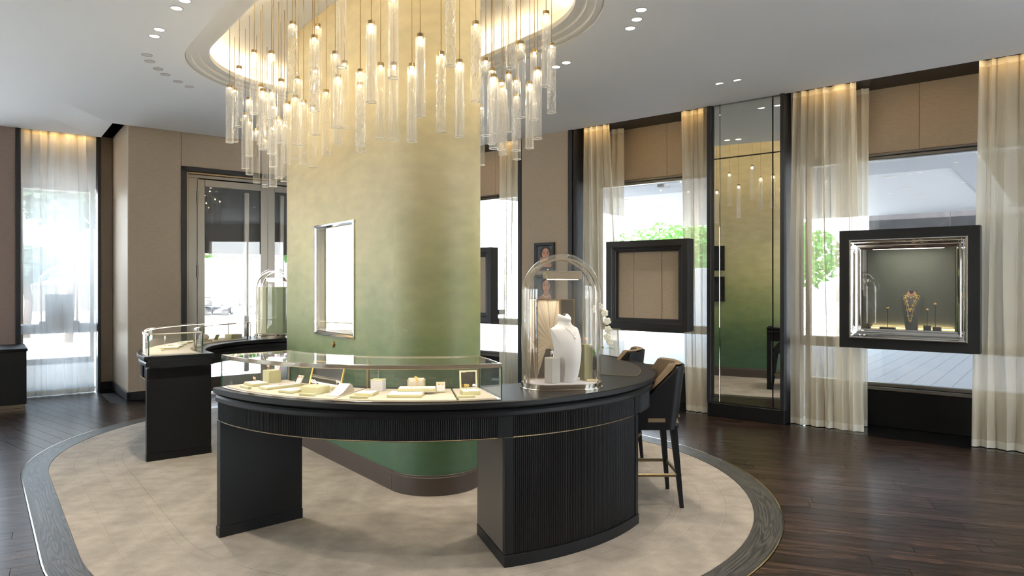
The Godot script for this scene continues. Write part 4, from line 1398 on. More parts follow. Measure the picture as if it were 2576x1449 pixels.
func bust(called: String, label: String, xf: Transform3D, k: float, m: Material) -> Callable:
	# a sloping necklace bust; returns the front surface as a function (u across, v up)
	var t = thing(called, label, "bust", xf, "necklace busts")
	# rows: height, half width, front z at the middle, front z at the edge
	var rows = [[0.0, 0.050, 0.046, 0.018], [0.05, 0.053, 0.068, 0.036], [0.12, 0.059, 0.083, 0.046], [0.19, 0.070, 0.082, 0.040], [0.25, 0.083, 0.066, 0.018], [0.295, 0.096, 0.042, -0.018], [0.315, 0.099, 0.030, -0.036], [0.326, 0.074, 0.022, -0.034], [0.340, 0.050, 0.014, -0.036], [0.360, 0.041, 0.009, -0.040], [0.385, 0.043, 0.016, -0.046], [0.398, 0.040, 0.014, -0.048], [0.404, 0.030, 0.004, -0.050]]
	var f = func(u, v):
		var x: float = clampf(v, 0, 1) * (rows.size() - 1)
		var i = mini(int(x), rows.size() - 2)
		var w = x - i
		var a: Array = rows[i]; var b: Array = rows[i + 1]
		var c: float = u * u
		return Vector3(u * lerpf(a[1], b[1], w), lerpf(a[0], b[0], w) - 0.020 * smoothstep(0.345, 0.40, lerpf(a[0], b[0], w)) * (1.0 - c), lerpf(lerpf(a[2], b[2], w), lerpf(a[3], b[3], w), c)) * k
	var st = new_st(2)
	grid(st, 20, 36, func(u, v): return f.call(u * 2 - 1, v), 2)
	grid(st, 12, 36, func(u, v):
		var p: Vector3 = f.call(1 - 2 * u, v)
		return Vector3(p.x * 0.97, p.y, minf(p.z, (-0.055 + 0.02 * sin(PI * u) * -1.0) * k)), 3)
	for sg in [-1.0, 1.0]:
		for i in 36:
			var a: Vector3 = f.call(sg, i / 36.0); var b: Vector3 = f.call(sg, (i + 1) / 36.0)
			var a2 = Vector3(a.x * 0.97, a.y, minf(a.z, -0.055 * k)); var b2 = Vector3(b.x * 0.97, b.y, minf(b.z, -0.055 * k))
			st.set_smooth_group(4)
			if sg > 0: quad(st, a, a2, b2, b)
			else: quad(st, a2, a, b, b2)
	for i in 20:
		var u0 = i / 10.0 - 1.0
		var u1 = (i + 1) / 10.0 - 1.0
		var a: Vector3 = f.call(u0, 1.0); var b: Vector3 = f.call(u1, 1.0)
		st.set_smooth_group(-1)
		quad(st, a, b, Vector3(b.x * 0.97, b.y, -0.056 * k), Vector3(a.x * 0.97, a.y, -0.056 * k))
	part("bust_body", done(st), m, t)
	return f

func necklace(label: String, xf: Transform3D, f: Callable, span: float, v_top: float, v_low: float, count: int, metal: Material, stone: Material, rr: float, r_chain := 0.0011, off := 0.004, curve := 1.7) -> void:
	var t = thing("necklace", label, "necklace", xf, "necklaces on the busts")
	var pts = []
	for i in 33:
		var a = i / 32.0 * 2.0 - 1.0
		var v = lerpf(v_low, v_top, pow(absf(a), curve))
		var u = span * a * (1.0 - 0.25 * pow(absf(a), 4.0))
		pts.append(f.call(u, v) + Vector3(0, 0, off))
	var st = new_st()
	tube(st, pts, r_chain, 5)
	part("chain", done(st), metal, t)
	var sb = new_st()
	var sc = new_st()
	for i in count:
		var x = (i + 0.5) / count * 32.0
		var j = int(x)
		var p: Vector3 = pts[j].lerp(pts[mini(j + 1, 32)], x - j) + Vector3(0, 0, 0.002)
		for q in 4:
			ball(sb, p + Vector3(cos(q * PI / 2 + PI / 4), sin(q * PI / 2 + PI / 4), 0) * rr * 0.62, rr * 0.55, 6, Vector3(1, 1, 0.5))
		if stone: ball(sc, p + Vector3(0, 0, rr * 0.35), rr * 0.62, 6, Vector3(1, 1, 0.5))
	part("clover_links", done(sb), metal, t)
	if stone: part("stones", done(sc), stone, t)

func build_cloches() -> void:
	# on the near counter, turned a little
	var x0 = at(pd(0.30, 4.15, 0.9022), deg_to_rad(9.0))
	cloche("arched glass cloche with a white bust on the near counter", x0)
	var deck = 0.0405
	var bx = x0 * at(Vector3(0.035, deck, 0.035), 0.42)
	var f = bust("necklace_bust", "white necklace bust inside the arched glass cloche", bx, 1.0, M.bust_white)
	necklace("fine dark chain with a tiny clover on the white bust", bx, f, 0.66, 0.70, 0.36, 1, M.silver, M.stone_black, 0.006, 0.0013, 0.003, 1.05)
	var gb = thing("display_block", "grey square block with a diamond flower ring inside the cloche", "block", x0 * at(Vector3(-0.075, deck, 0.085), 0.5))
	part("block_body", boxm(Vector3(-0.034, 0, -0.034), Vector3(0.034, 0.15, 0.034), 0.003), M.box_grey, gb)
	ring_jewel("diamond flower ring on the grey square block", gb.transform * at(Vector3(0, 0.15, 0)), M.silver, M.diamond, 1.15)
	var ol = thing("display_block", "tall olive block with a flower ring inside the cloche", "block", x0 * at(Vector3(0.155, deck, 0.0), 0.3))
	part("block_body", boxm(Vector3(-0.030, 0, -0.026), Vector3(0.030, 0.22, 0.026), 0.003), mat(Color(0.56, 0.53, 0.35), 0.5), ol)
	ring_jewel("rose gold flower ring on the tall olive block", ol.transform * at(Vector3(0, 0.22, 0)), M.rose, M.diamond, 1.15)
	var nb = thing("name_bar", "small gilt bar at the foot of the tall olive block", "bar", x0 * at(Vector3(0.175, deck, 0.062), 0.15))
	part("bar_body", boxm(Vector3(-0.038, 0, -0.009), Vector3(0.038, 0.012, 0.009), 0.002), M.brass, nb)
	# folding gilt screen behind the bust
	var sc = thing("folding_screen", "gilt folding screen with a pleated fan picture and smoked glass", "screen", x0 * at(Vector3(-0.01, deck, -0.085)))
	var fan = noise(61, 0.05, 3)
	var im = tex(192, 384, func(x, y):
		var a: float = atan2(x - 120.0, 210.0 - y)
		var k: float = fan.get_noise_2d(a * 420.0, 7.0)
		var c = Color(0.86, 0.79, 0.68) * (0.92 + 0.30 * k)
		if y > 240: c = Color(0.36, 0.31, 0.27) * (1.0 + 0.3 * fan.get_noise_2d(x * 3.0, y * 0.6)) if absf(x - 96.0) < (y - 200.0) * 0.55 else c
		return c)
	var pic = mat(Color.WHITE, 0.35)
	pic.albedo_texture = im
	for k in 3:
		var w: float = [0.045, 0.145, 0.088][k]
		var x: float = [-0.155, -0.052, 0.068][k]
		var lx = at(Vector3(x, 0.002, [0.006, 0.0, 0.002][k]), [0.35, 0.0, -0.12][k])
		var sf = new_st()
		rect_frame(sf, w, 0.49, [Vector2(0, -0.005), Vector2(0, 0.005), Vector2(0.005, 0.005), Vector2(0.005, 0)], Vector3(0, 0.245, 0))
		var leaf = part("leaf_frame", done(sf), M.brass, sc)
		leaf.transform = lx
		var sp = new_st()
		var hw = w / 2 - 0.005
		quad_uv(sp, [Vector3(-hw, 0.005, 0), Vector3(hw, 0.005, 0), Vector3(hw, 0.485, 0), Vector3(-hw, 0.485, 0)], [Vector2(0, 1), Vector2(1, 1), Vector2(1, 0), Vector2(0, 0)])
		part("leaf_panel", done(sp), M.smoke_mirror if k == 2 else pic, leaf)
		part("leaf_back", boxm(Vector3(-hw, 0.005, -0.005), Vector3(hw, 0.485, -0.002)), M.black_matte, leaf)
	# on the far counter
	var x1 = at(pd(-2.83, 8.15, 0.9022), deg_to_rad(-10.0))
	cloche("arched glass cloche with a cream upright box on the far counter", x1)
	var cb = thing("upright_box", "tall cream jewel box with a sage green front panel", "box", x1 * at(Vector3(-0.02, deck, 0.0)))
	part("cream_side", boxm(Vector3(-0.165, 0.0, -0.06), Vector3(-0.055, 0.55, 0.07), 0.003), M.box_pale, cb)
	part("green_front", boxm(Vector3(-0.053, 0.0, -0.06), Vector3(0.16, 0.55, 0.07), 0.003), mat(Color(0.56, 0.60, 0.44), 0.5), cb)
	part("clasp", boxm(Vector3(0.03, 0.49, 0.071), Vector3(0.05, 0.50, 0.074), 0.001), M.brass_dim, cb)
	# in the left shop window, behind the curtain
	var sh = thing("window_shelf", "pale shelf across the tall curtained window", "shelf", LW)
	part("shelf_board", rbox(0.41, 1.29, 0.84, 0.965, 11.40, 11.68, 0.006), M.outside_white, sh)
	cloche("arched glass cloche on the shelf of the tall curtained window", lw(0.86, 0.9652, 11.535), false)
	var gp = thing("backdrop_panel", "grey backdrop panel inside the cloche behind the curtain", "panel", lw(0.86, 0.9652 + deck, 11.55))
	part("panel_board", boxm(Vector3(-0.165, 0, -0.02), Vector3(0.165, 0.38, 0.0), 0.004), mat(Color(0.42, 0.44, 0.45), 0.7), gp)
	part("panel_foot", boxm(Vector3(-0.10, 0, 0.001), Vector3(0.10, 0.012, 0.06), 0.003), mat(Color(0.35, 0.36, 0.36), 0.7), gp)

# ------------------------------------------------------------------ wall displays
func build_displays() -> void:
	# chrome framed jewel niche before the right window
	var d = thing("wall_display", "black square wall display with a chrome moulding and lit necklaces", "display case", rw(-1.165, 1.478, 7.42), "square displays before the windows")
	var st = new_st()
	rect_frame(st, 1.175, 1.165, [Vector2(0, -0.16), Vector2(0, -0.003), Vector2(0.003, 0), Vector2(0.092, 0), Vector2(0.092, -0.02)])
	part("black_surround", done(st), M.black_matte, d)
	var sc = new_st()
	rect_frame(sc, 0.99, 0.98, [Vector2(0, -0.02), Vector2(0, 0.024), Vector2(0.004, 0.030), Vector2(0.012, 0.032), Vector2(0.020, 0.028), Vector2(0.026, 0.018), Vector2(0.030, 0.012), Vector2(0.036, 0.012), Vector2(0.042, 0.004), Vector2(0.052, -0.010), Vector2(0.060, -0.016), Vector2(0.066, -0.016), Vector2(0.068, -0.026), Vector2(0.078, -0.030), Vector2(0.086, -0.040), Vector2(0.090, -0.06), Vector2(0.098, -0.064)])
	part("chrome_moulding", done(sc), M.chrome, d)
	part("niche_back", boxm(Vector3(-0.41, -0.41, -0.33), Vector3(0.41, 0.41, -0.315)), M.sage, d, "sage grasscloth back")
	for k in [-1, 1]:
		part("niche_side", boxm(Vector3(0.40 * k - 0.008, -0.41, -0.315), Vector3(0.40 * k + 0.008, 0.41, -0.064)), M.black_matte, d)
	part("niche_top", boxm(Vector3(-0.41, 0.395, -0.315), Vector3(0.41, 0.41, -0.064)), M.black_matte, d)
	part("niche_floor", boxm(Vector3(-0.392, -0.41, -0.315), Vector3(0.392, -0.392, -0.064)), M.stone_black, d)
	part("mount", boxm(Vector3(-0.38, -0.45, -0.62), Vector3(0.38, 0.45, -0.335)), M.black_matte, d)
	part("front_pane", boxm(Vector3(-0.395, -0.392, -0.068), Vector3(0.395, 0.395, -0.065)), M.glass, d)
	part("led_strip", boxm(Vector3(-0.30, 0.388, -0.10), Vector3(0.30, 0.394, -0.085)), M.led_white, d)
	area_light(d, Vector3(0, 0.383, -0.11), Vector3.RIGHT, Vector3(0, -1, -0.15), Vector2(0.5, 0.03), 0.085, Color(1.0, 0.96, 0.88))
	part("led_strip", boxm(Vector3(-0.36, -0.390, -0.312), Vector3(0.36, -0.384, -0.304)), M.led, d)
	area_light(d, Vector3(0, -0.380, -0.305), Vector3.RIGHT, Vector3(0, 1, -0.05), Vector2(0.7, 0.008), 0.035, Color(1.0, 0.85, 0.6))
	var bx = d.transform * at(Vector3(0.015, -0.3915, -0.215))
	var f = bust("necklace_bust", "dark grey necklace bust in the lit wall display", bx, 1.0, M.bust_dark)
	necklace("short gold clover necklace, highest on the dark bust", bx, f, 0.80, 0.84, 0.62, 7, M.rose, null, 0.0095, 0.0016)
	necklace("second gold clover necklace with white clovers on the dark bust", bx, f, 0.86, 0.80, 0.48, 7, M.gold, M.cushion, 0.0095, 0.0016)
	necklace("long yellow gold clover necklace on the dark bust", bx, f, 0.80, 0.76, 0.24, 13, M.gold, null, 0.0095, 0.0018)
	necklace("longest necklace with green clovers on the dark bust", bx, f, 0.95, 0.74, 0.12, 15, M.gold, M.stone_green, 0.010, 0.0018)
	for k in 3:
		var sx: float = [-0.19, 0.155, 0.215][k]
		var h: float = [0.20, 0.19, 0.245][k]
		var z: float = [-0.20, -0.16, -0.20][k]
		var t = thing("ring_stand", ["black stalk with a green and gold ring on a flat bar", "short black stalk with a round gold ring on a small cube", "tall black stalk with a gold ring on a low block"][k], "ring stand", d.transform * at(Vector3(sx, -0.3915, z)), "ring stalks in the wall display")
		var bw: float = [0.07, 0.03, 0.045][k]
		var bh: float = [0.012, 0.045, 0.03][k]
		part("base", boxm(Vector3(-bw if k != 2 else -0.02, 0, -0.025), Vector3(bw if k != 2 else 0.05, bh, 0.025), 0.002), M.black, t)
		var sr = new_st()
		tube(sr, [Vector3(0, bh, 0), Vector3(0, h, 0)], 0.0035, 6)
		part("stalk", done(sr), M.black, t)
		var sb = new_st()
		ball(sb, Vector3(0, h + 0.008, 0), 0.013, 10, Vector3(1, 0.75, 1))
		part("ring_head", done(sb), M.gold, t)
		if k == 0:
			var sg = new_st()
			ball(sg, Vector3(0, h + 0.015, 0.004), 0.008, 8)
			part("stone", done(sg), M.stone_green, t)
	# two dark framed niches with closed grasscloth backs
	for k in 2:
		var s: float = [-3.923, -6.925][k]
		var e = thing("wall_display", ["dark moulded square frame, empty, before the middle window", "dark moulded square frame half hidden behind the column"][k], "display case", rw(s, 1.515, 7.42), "square displays before the windows")
		var s1 = new_st()
		rect_frame(s1, 1.095, 1.085, [Vector2(0, -0.16), Vector2(0, -0.003), Vector2(0.003, 0), Vector2(0.075, 0), Vector2(0.082, -0.010), Vector2(0.09, -0.012), Vector2(0.098, -0.02), Vector2(0.115, -0.022), Vector2(0.122, -0.034), Vector2(0.135, -0.036), Vector2(0.138, -0.075)])
		part("dark_moulding", done(s1), M.trim, e)
		for j in 3:
			var x0: float = [-0.415, -0.195, 0.185][j]
			var x1: float = [-0.199, 0.179, 0.415][j]
			part("grasscloth_panel", boxm(Vector3(x0, -0.41, -0.09), Vector3(x1, 0.41, -0.075), 0.001), M.fabric, e)
		part("backing", boxm(Vector3(-0.48, -0.48, -0.15), Vector3(0.48, 0.48, -0.092)), M.black_matte, e)
		part("mount", boxm(Vector3(-0.30, -0.45, -0.62), Vector3(0.30, -0.38, -0.15)), M.black_matte, e)
	# portraits on the pilaster between the windows
	var skin = Color(0.86, 0.62, 0.50)
	for k in 3:
		var im = tex(96, 120, func(x, y):
			var c = Color(0.33, 0.36, 0.42)
			var hx: float = 54.0 if k != 1 else 58.0
			var hy = 46.0
			var e1 = pow((x - hx) / 30.0, 2) + pow((y - hy) / 40.0, 2)
			if pow((x - hx) / 38.0, 2) + pow((y - hy + 8) / 46.0, 2) < 1.0: c = Color(0.12, 0.09, 0.08)
			if absf(x - hx) < 16 + maxf(0.0, y - 88.0) * 1.6 and y > 70: c = skin * 0.92
			if e1 < 0.72: c = skin * (1.0 if x < hx + 12 else 0.9)
			for sg in [-1, 1]:
				if pow((x - hx - 12 * sg) / 6.0, 2) + pow((y - 40) / 2.6, 2) < 1.0: c = Color(0.2, 0.14, 0.12)
				if pow((x - hx - 12 * sg) / 8.0, 2) + pow((y - 33 + 0.03 * pow(x - hx - 12 * sg, 2)) / 1.6, 2) < 1.0: c = Color(0.28, 0.18, 0.14)
			if absf(x - hx - 2) < 2.2 and y > 40 and y < 57: c = skin * 0.85
			if pow((x - hx) / 9.0, 2) + pow((y - 68) / 3.2, 2) < 1.0: c = Color(0.66, 0.28, 0.26)
			if k != 1:
				for q in 4:
					if pow((x - 20.0 - q * 6.0) / 3.4, 2) + pow((y - 80.0) / (20.0 - q), 2) < 1.0: c = skin * (0.94 - 0.04 * q)
			if k != 0 and absf(pow(x - hx, 2) + pow(y - 88, 2) - 420.0) < 60.0 and y > 92: c = Color(0.95, 0.92, 0.88)
			return c)
		var pm = mat(Color.WHITE, 0.4)
		pm.albedo_texture = im
		var p = thing("portrait_print", ["black framed print of a woman resting her chin on her hand", "black framed print of a dark haired woman, seen through the cloche", "black framed print of a woman, lowest of three on the pilaster"][k], "picture", rw(-5.553, 1.905 - 0.44 * k, 7.608), "framed prints on the pilaster")
		var sf = new_st()
		rect_frame(sf, 0.33, 0.38, [Vector2(0, 0), Vector2(0, 0.035), Vector2(0.035, 0.035), Vector2(0.045, 0.015)])
		part("frame", done(sf), M.trim, p)
		var sp = new_st()
		quad_uv(sp, [Vector3(-0.12, -0.145, 0.012), Vector3(0.12, -0.145, 0.012), Vector3(0.12, 0.145, 0.012), Vector3(-0.12, 0.145, 0.012)], [Vector2(0, 1), Vector2(1, 1), Vector2(1, 0), Vector2(0, 0)])
		part("print", done(sp), pm, p)
		part("backing", boxm(Vector3(-0.155, -0.18, 0.001), Vector3(0.155, 0.18, 0.010)), M.black_matte, p)
	# tall mirror between two windows
	var m = thing("wall_mirror", "floor to ceiling panelled mirror in a black casing", "mirror", rw(-2.782, 0.0, 7.6))
	var hw = 0.434
	part("base_board", boxm(Vector3(-hw, 0, -0.09), Vector3(hw, 0.155, 0.0), 0.004), M.black, m)
	for k in [-1, 1]:
		part("side_casing", boxm(Vector3(k * 0.415 - 0.022, 0.155, -0.09), Vector3(k * 0.415 + 0.022, 3.62, 0.012), 0.003), M.trim, m)
	part("mirror_panel", boxm(Vector3(-0.30, 0.158, -0.07), Vector3(0.295, 2.972, -0.045), 0.004), M.mirror, m)
	part("mirror_panel", boxm(Vector3(-0.30, 2.980, -0.07), Vector3(0.295, 3.62, -0.045), 0.004), M.mirror, m)
	for k in 2:
		var x0: float = [-0.392, 0.301][k]
		var x1: float = [-0.306, 0.392][k]
		part("mirror_strip", boxm(Vector3(x0, 0.158, -0.07), Vector3(x1, 2.972, -0.047), 0.004), M.mirror, m)
		part("mirror_strip", boxm(Vector3(x0, 2.980, -0.07), Vector3(x1, 3.62, -0.047), 0.004), M.mirror, m)
	for y in [1.05]:
		var sk = new_st()
		ball(sk, Vector3(0.27, y, -0.03), 0.022, 12, Vector3(1, 1, 0.7))
		part("knob", done(sk), M.black, m)

# ------------------------------------------------------------------ stools
func build_stool(xf: Transform3D, label: String) -> void:
	# local: the sitter faces +z
	var s = thing("counter_stool", label, "stool", xf, "upholstered counter stools")
	# splayed tapered legs
	for sx in [-1.0, 1.0]:
		for sz in [-1.0, 1.0]:
			var st = new_st()
			var a = Vector3(0.175 * sx, 0.56, 0.165 * sz)
			var b = Vector3(0.215 * sx, 0.0, 0.215 * sz)
			st.set_smooth_group(-1)
			for k in 4:
				var c0: Array = [[-1, -1], [1, -1], [1, 1], [-1, 1]][k]
				var c1: Array = [[-1, -1], [1, -1], [1, 1], [-1, 1]][(k + 1) % 4]
				quad(st, b + Vector3(c1[0], 0, c1[1]) * 0.012, b + Vector3(c0[0], 0, c0[1]) * 0.012, a + Vector3(c0[0], 0, c0[1]) * 0.023, a + Vector3(c1[0], 0, c1[1]) * 0.023)
			quad(st, b + Vector3(-1, 0, -1) * 0.012, b + Vector3(1, 0, -1) * 0.012, b + Vector3(1, 0, 1) * 0.012, b + Vector3(-1, 0, 1) * 0.012)
			part("leg", done(st), M.black, s)
	var sf = new_st()
	box(sf, Vector3(-0.21, 0.525, -0.20), Vector3(0.21, 0.575, 0.20), 0.015)
	part("seat_frame", done(sf), M.black, s)
	for y in [[0.175, 0.2], [0.30, 0.0]]:
		pass
	var sb = new_st()
	var q = 0.203
	for e in [[Vector3(-q, 0.22, q), Vector3(q, 0.22, q)], [Vector3(-q, 0.22, -q), Vector3(q, 0.22, -q)], [Vector3(-q, 0.22, -q), Vector3(-q, 0.22, q)], [Vector3(q, 0.22, -q), Vector3(q, 0.22, q)]]:
		var lo: Vector3 = (e[0] as Vector3).min(e[1]) - Vector3(0.012, 0.011, 0.012)
		var hi: Vector3 = (e[0] as Vector3).max(e[1]) + Vector3(0.012, 0.011, 0.012)
		box(sb, lo, hi, 0.004)
	part("footrest", done(sb), M.brass_dim, s, "bronze metal footrest")
	# seat cushion
	var sc = new_st(2)
	grid(sc, 20, 20, func(u, v):
		var x = (u * 2 - 1)
		var z = (v * 2 - 1)
		var k = 1.0 - pow(maxf(absf(x), absf(z)), 10.0)
		return Vector3(x * 0.195, 0.575 + 0.085 * pow(maxf(k, 0.0), 0.35) + 0.012 * (1 - x * x) * (1 - z * z), -z * 0.20), 2)
	part("seat_cushion", done(sc), M.tweed, s)
	# wrap-round back: dark shell outside, tweed padding inside
	var plan = func(t, inner):
		# t from -1 (left front) through 0 (back) to 1 (right front)
		var w = 0.225 - inner
		var a = absf(t)
		var x = 0.0
		var z = 0.0
		if a < 0.45:
			var g = a / 0.45 * PI / 2
			x = w * sin(g) * 1.0
			z = -0.225 + inner + 0.09 * (1.0 - cos(g))
		else:
			x = w
			z = -0.135 + inner * (1.0 - (a - 0.45) / 0.55) + (a - 0.45) / 0.55 * 0.33
		return Vector2(x * signf(t) if t != 0 else 0.0, z)
	var top = func(t):
		var a = absf(t)
		return 0.965 if a < 0.42 else lerpf(0.965, 0.59, pow((a - 0.42) / 0.58, 0.95))
	var rake = func(p, y, t): return Vector3(p.x * (1.0 + 0.05 * (y - 0.55)), y, p.y - 0.12 * maxf(0.0, y - 0.57) * (1.0 if absf(t) < 0.6 else (1.0 - absf(t)) / 0.4))
	var so = new_st(2)
	grid(so, 48, 10, func(u, v):
		var t: float = 1.0 - u * 2
		var y: float = lerpf(0.535, top.call(t), v)
		return rake.call(plan.call(t, 0.0), y, t), 2)
	grid(so, 48, 1, func(u, v):
		var t: float = 1.0 - u * 2
		return rake.call(plan.call(t, 0.016 * v), top.call(t), t), 3)
	grid(so, 48, 10, func(u, v):
		var t: float = u * 2 - 1.0
		var y: float = lerpf(0.545, top.call(t), v)
		return rake.call(plan.call(t, 0.016), y, t), 4)
	part("back_shell", done(so), M.black, s, "black leather shell")
	var sp = new_st(2)
	grid(sp, 40, 8, func(u, v):
		var t: float = (u * 2 - 1.0) * 0.92
		var y: float = lerpf(0.66, maxf(0.665, top.call(t) + 0.012), v)
		return rake.call(plan.call(t, 0.075 - 0.02 * absf(v - 0.5)), y, t), 2)
	grid(sp, 40, 3, func(u, v):
		var t: float = (u * 2 - 1.0) * 0.92
		return rake.call(plan.call(t, lerpf(0.062, 0.018, v)), maxf(0.665, top.call(t) + 0.012 + 0.008 * sin(PI * v)), t), 3)
	part("back_padding", done(sp), M.tweed, s, "brown tweed padding")
	part("back_handle", boxm(Vector3(-0.075, 0.585, -0.238), Vector3(0.075, 0.612, -0.222), 0.006), M.tweed, s)
	for k in [-1, 1]:
		part("side_slot", boxm(Vector3(0.226 * k - 0.004, 0.585, -0.10), Vector3(0.226 * k + 0.004, 0.612, 0.02), 0.003), M.tweed, s)

# ------------------------------------------------------------------ lamps
func clear_of(P: Array, v: Vector2) -> bool:
	for e in P:
		if Vector2(e[0], e[1]).distance_to(v) < 0.10: return false
	return true

func build_pendants() -> void:
	var P = [[-2.61,6.31,3.35],[-2.73,6.72,3.44],[-2.39,5.98,3.42],[-2.15,5.69,3.46],[-2.23,6.06,3.28],[-2.17,5.94,3.21],[-1.90,5.39,3.35],[-2.38,6.18,3.20],[-2.54,6.50,3.14],[-2.50,6.68,3.03],[-2.54,6.60,3.10],[-1.89,5.59,3.19],[-1.63,5.07,3.46],[-1.67,5.33,3.13],[-1.92,5.83,3.07],[-1.71,5.60,3.02],[-1.69,5.79,3.03],[-1.39,4.80,3.26],[-1.51,5.30,3.53],[-1.56,5.43,3.23],[-1.50,5.51,3.08],[-1.23,4.75,3.13],[-1.11,4.44,3.45],[-1.32,5.18,3.10],[-1.32,5.38,3.27],[-1.05,4.73,3.00],[-0.92,4.46,3.23],[-1.15,5.17,3.04],[-0.92,4.78,3.06],[-0.76,4.37,3.36],[-0.81,4.68,3.03],[-0.68,4.64,3.01],[-0.59,4.39,3.12],[-0.47,4.52,3.05],[-0.39,4.31,3.42],[-0.36,4.68,3.05],[-0.24,4.52,3.25],[-0.18,4.68,3.06],[-0.13,4.88,3.01],[-0.16,5.53,3.26],[-0.08,5.18,3.06],[-0.07,5.27,3.04],[-0.03,5.98,3.37],[0.06,4.75,3.20],[-0.01,4.55,3.48],[0.03,4.96,3.01],[0.04,5.52,3.05],[0.14,5.42,3.12],[0.17,5.18,3.29],[0.19,5.07,3.12],[0.24,4.80,3.43],[0.30,5.18,3.34],[-1.98,5.62,3.11],[-2.00,5.72,3.02],[-2.08,5.94,2.89],[-2.15,6.35,3.04],[-2.01,5.88,2.95],[-2.02,6.06,2.95],[-1.79,5.64,3.07]]
	# more of the ring on the window side and behind, seen in the mirror
	for k in 13:
		var a = 0.1 + k * 0.16
		var r: float = [0.62, 0.86, 0.74][k % 3]
		var v = C + AX * a + Vector2(0.787, 0.617) * r
		if clear_of(P, v): P.append([v.x, v.y, [3.22, 3.42, 3.10, 3.32, 3.02][k % 5]])
	for k in 8:
		var g = deg_to_rad(56.0 + k * 19.0)
		var v = C + AX * 2.05 + Vector2(cos(g), sin(g)) * [0.66, 0.90][k % 2]
		if clear_of(P, v): P.append([v.x, v.y, [3.30, 3.08, 3.44, 3.18][k % 4]])
	var kinds = ["ribbed", "hammered", "latticed", "plain"]
	var R = 0.034
	var Lg = 0.515
	var tubes = []
	for k in 4:
		var st = new_st(2)
		var n = 40 if k == 0 else 24
		for i in n:
			var v = []
			for w in [i, i + 1]:
				var a = TAU * w / n
				var r = R
				if k == 0: r = R - (0.0022 if w % 4 == 0 else (0.0011 if w % 2 else 0.0))
				v.append(Vector3(r * cos(a), 0, -r * sin(a)))
			quad(st, v[0] + Vector3(0, -Lg, 0), v[1] + Vector3(0, -Lg, 0), v[1] + Vector3(0, -0.012, 0), v[0] + Vector3(0, -0.012, 0))
			var s0: Vector3 = v[0] * 0.62; var s1: Vector3 = v[1] * 0.62
			quad(st, v[0] + Vector3(0, -0.012, 0), v[1] + Vector3(0, -0.012, 0), s1, s0)
			# inner wall
			var i0: Vector3 = v[0] * 0.88; var i1: Vector3 = v[1] * 0.88
			if k == 0: quad(st, i1 + Vector3(0, -Lg, 0), i0 + Vector3(0, -Lg, 0), i0 + Vector3(0, -0.016, 0), i1 + Vector3(0, -0.016, 0))
		tubes.append(done(st))
	var cuts = []
	var crng = RandomNumberGenerator.new()
	crng.seed = 33
	for k in 4:
		var st = new_st(2)
		var rr = R + 0.0006
		var strip = func(a0, y0, a1, y1, w):
			var n = maxi(1, int(absf(a1 - a0) / 0.35))
			for i in n:
				var t0 = float(i) / n
				var t1 = float(i + 1) / n
				var b0 = lerpf(a0, a1, t0)
				var b1 = lerpf(a0, a1, t1)
				var z0 = lerpf(y0, y1, t0)
				var z1 = lerpf(y0, y1, t1)
				var d = Vector2((b1 - b0) * rr, z1 - z0).normalized().orthogonal() * w * 0.5
				var q = []
				for e in [[b0, z0, -1.0], [b0, z0, 1.0], [b1, z1, 1.0], [b1, z1, -1.0]]:
					var an = e[0] + e[2] * d.x / rr
					q.append(Vector3(rr * cos(an), e[1] + e[2] * d.y, -rr * sin(an)))
				quad(st, q[0], q[1], q[2], q[3])
		if k == 0:
			for j in 10: strip.call(TAU * j / 10, -Lg, TAU * j / 10 + 0.001, -0.014, 0.0017)
		elif k == 1:
			for j in 150:
				var a = crng.randf() * TAU
				var y = -0.02 - crng.randf() * (Lg - 0.05)
				strip.call(a, y, a + crng.randf_range(-0.16, 0.16), y - crng.randf_range(0.014, 0.034), crng.randf_range(0.0015, 0.004))
		elif k == 2:
			for j in 10:
				for sg in [-1.0, 1.0]: strip.call(TAU * j / 10, -Lg, TAU * j / 10 + sg * 9.5, -0.014, 0.0008)
		else:
			for j in 3: strip.call(TAU * j / 3, -Lg, TAU * j / 3 + 0.001, -0.014, 0.0012)
		cuts.append(done(st))
	var sr = new_st()
	sr.set_smooth_group(-1)
	lathe(sr, [Vector2(0.0295, -Lg), Vector2(0.0345, -Lg), Vector2(0.0345, -Lg + 0.004), Vector2(0.0295, -Lg + 0.004), Vector2(0.0295, -Lg)], 28)
	var rim = done(sr)
	var sc = new_st()
	lathe(sc, [Vector2(0.0, -0.006), Vector2(0.023, -0.006), Vector2(0.023, 0.016), Vector2(0.021, 0.018), Vector2(0.0, 0.018)], 20, Vector3.ZERO, false)
	var cap = done(sc)
	var sl = new_st()
	lathe(sl, [Vector2(0.0, -0.020), Vector2(0.010, -0.018), Vector2(0.013, -0.007), Vector2(0.0, -0.007)], 14)
	var led = done(sl)
	var rng = RandomNumberGenerator.new()
	rng.seed = 9
	for i in P.size():
		var e: Array = P[i]
		var k = rng.randi() % 4
		var o = thing("pendant_lamp", kinds[k] + " clear glass tube pendant on a thin brass rod round the column", "pendant lamp", at(pd(e[0], e[1], e[2]), rng.randf() * TAU), kinds[k] + " glass tube pendants")
		part("glass_tube", tubes[k], M.tubes[k], o)
		part("rim", rim, M.tube_rim, o)
		tag(part("cut_pattern", cuts[k], M.tube_cut, o), "", "", "", "stuff")
		part("cap", cap, M.brass, o)
		part("bulb", led, M.lamp_face, o)
		var st = new_st()
		tube(st, [Vector3(0, 0.017, 0), Vector3(0, 3.962 - e[2], 0)], 0.0028, 5)
		part("rod", done(st), M.brass, o)
		var l = OmniLight3D.new()
		l.name = "bulb_light"
		l.light_energy = 0.004
		l.light_color = Color(1.0, 0.92, 0.78)
		l.light_size = 0.012
		l.omni_range = 10.0
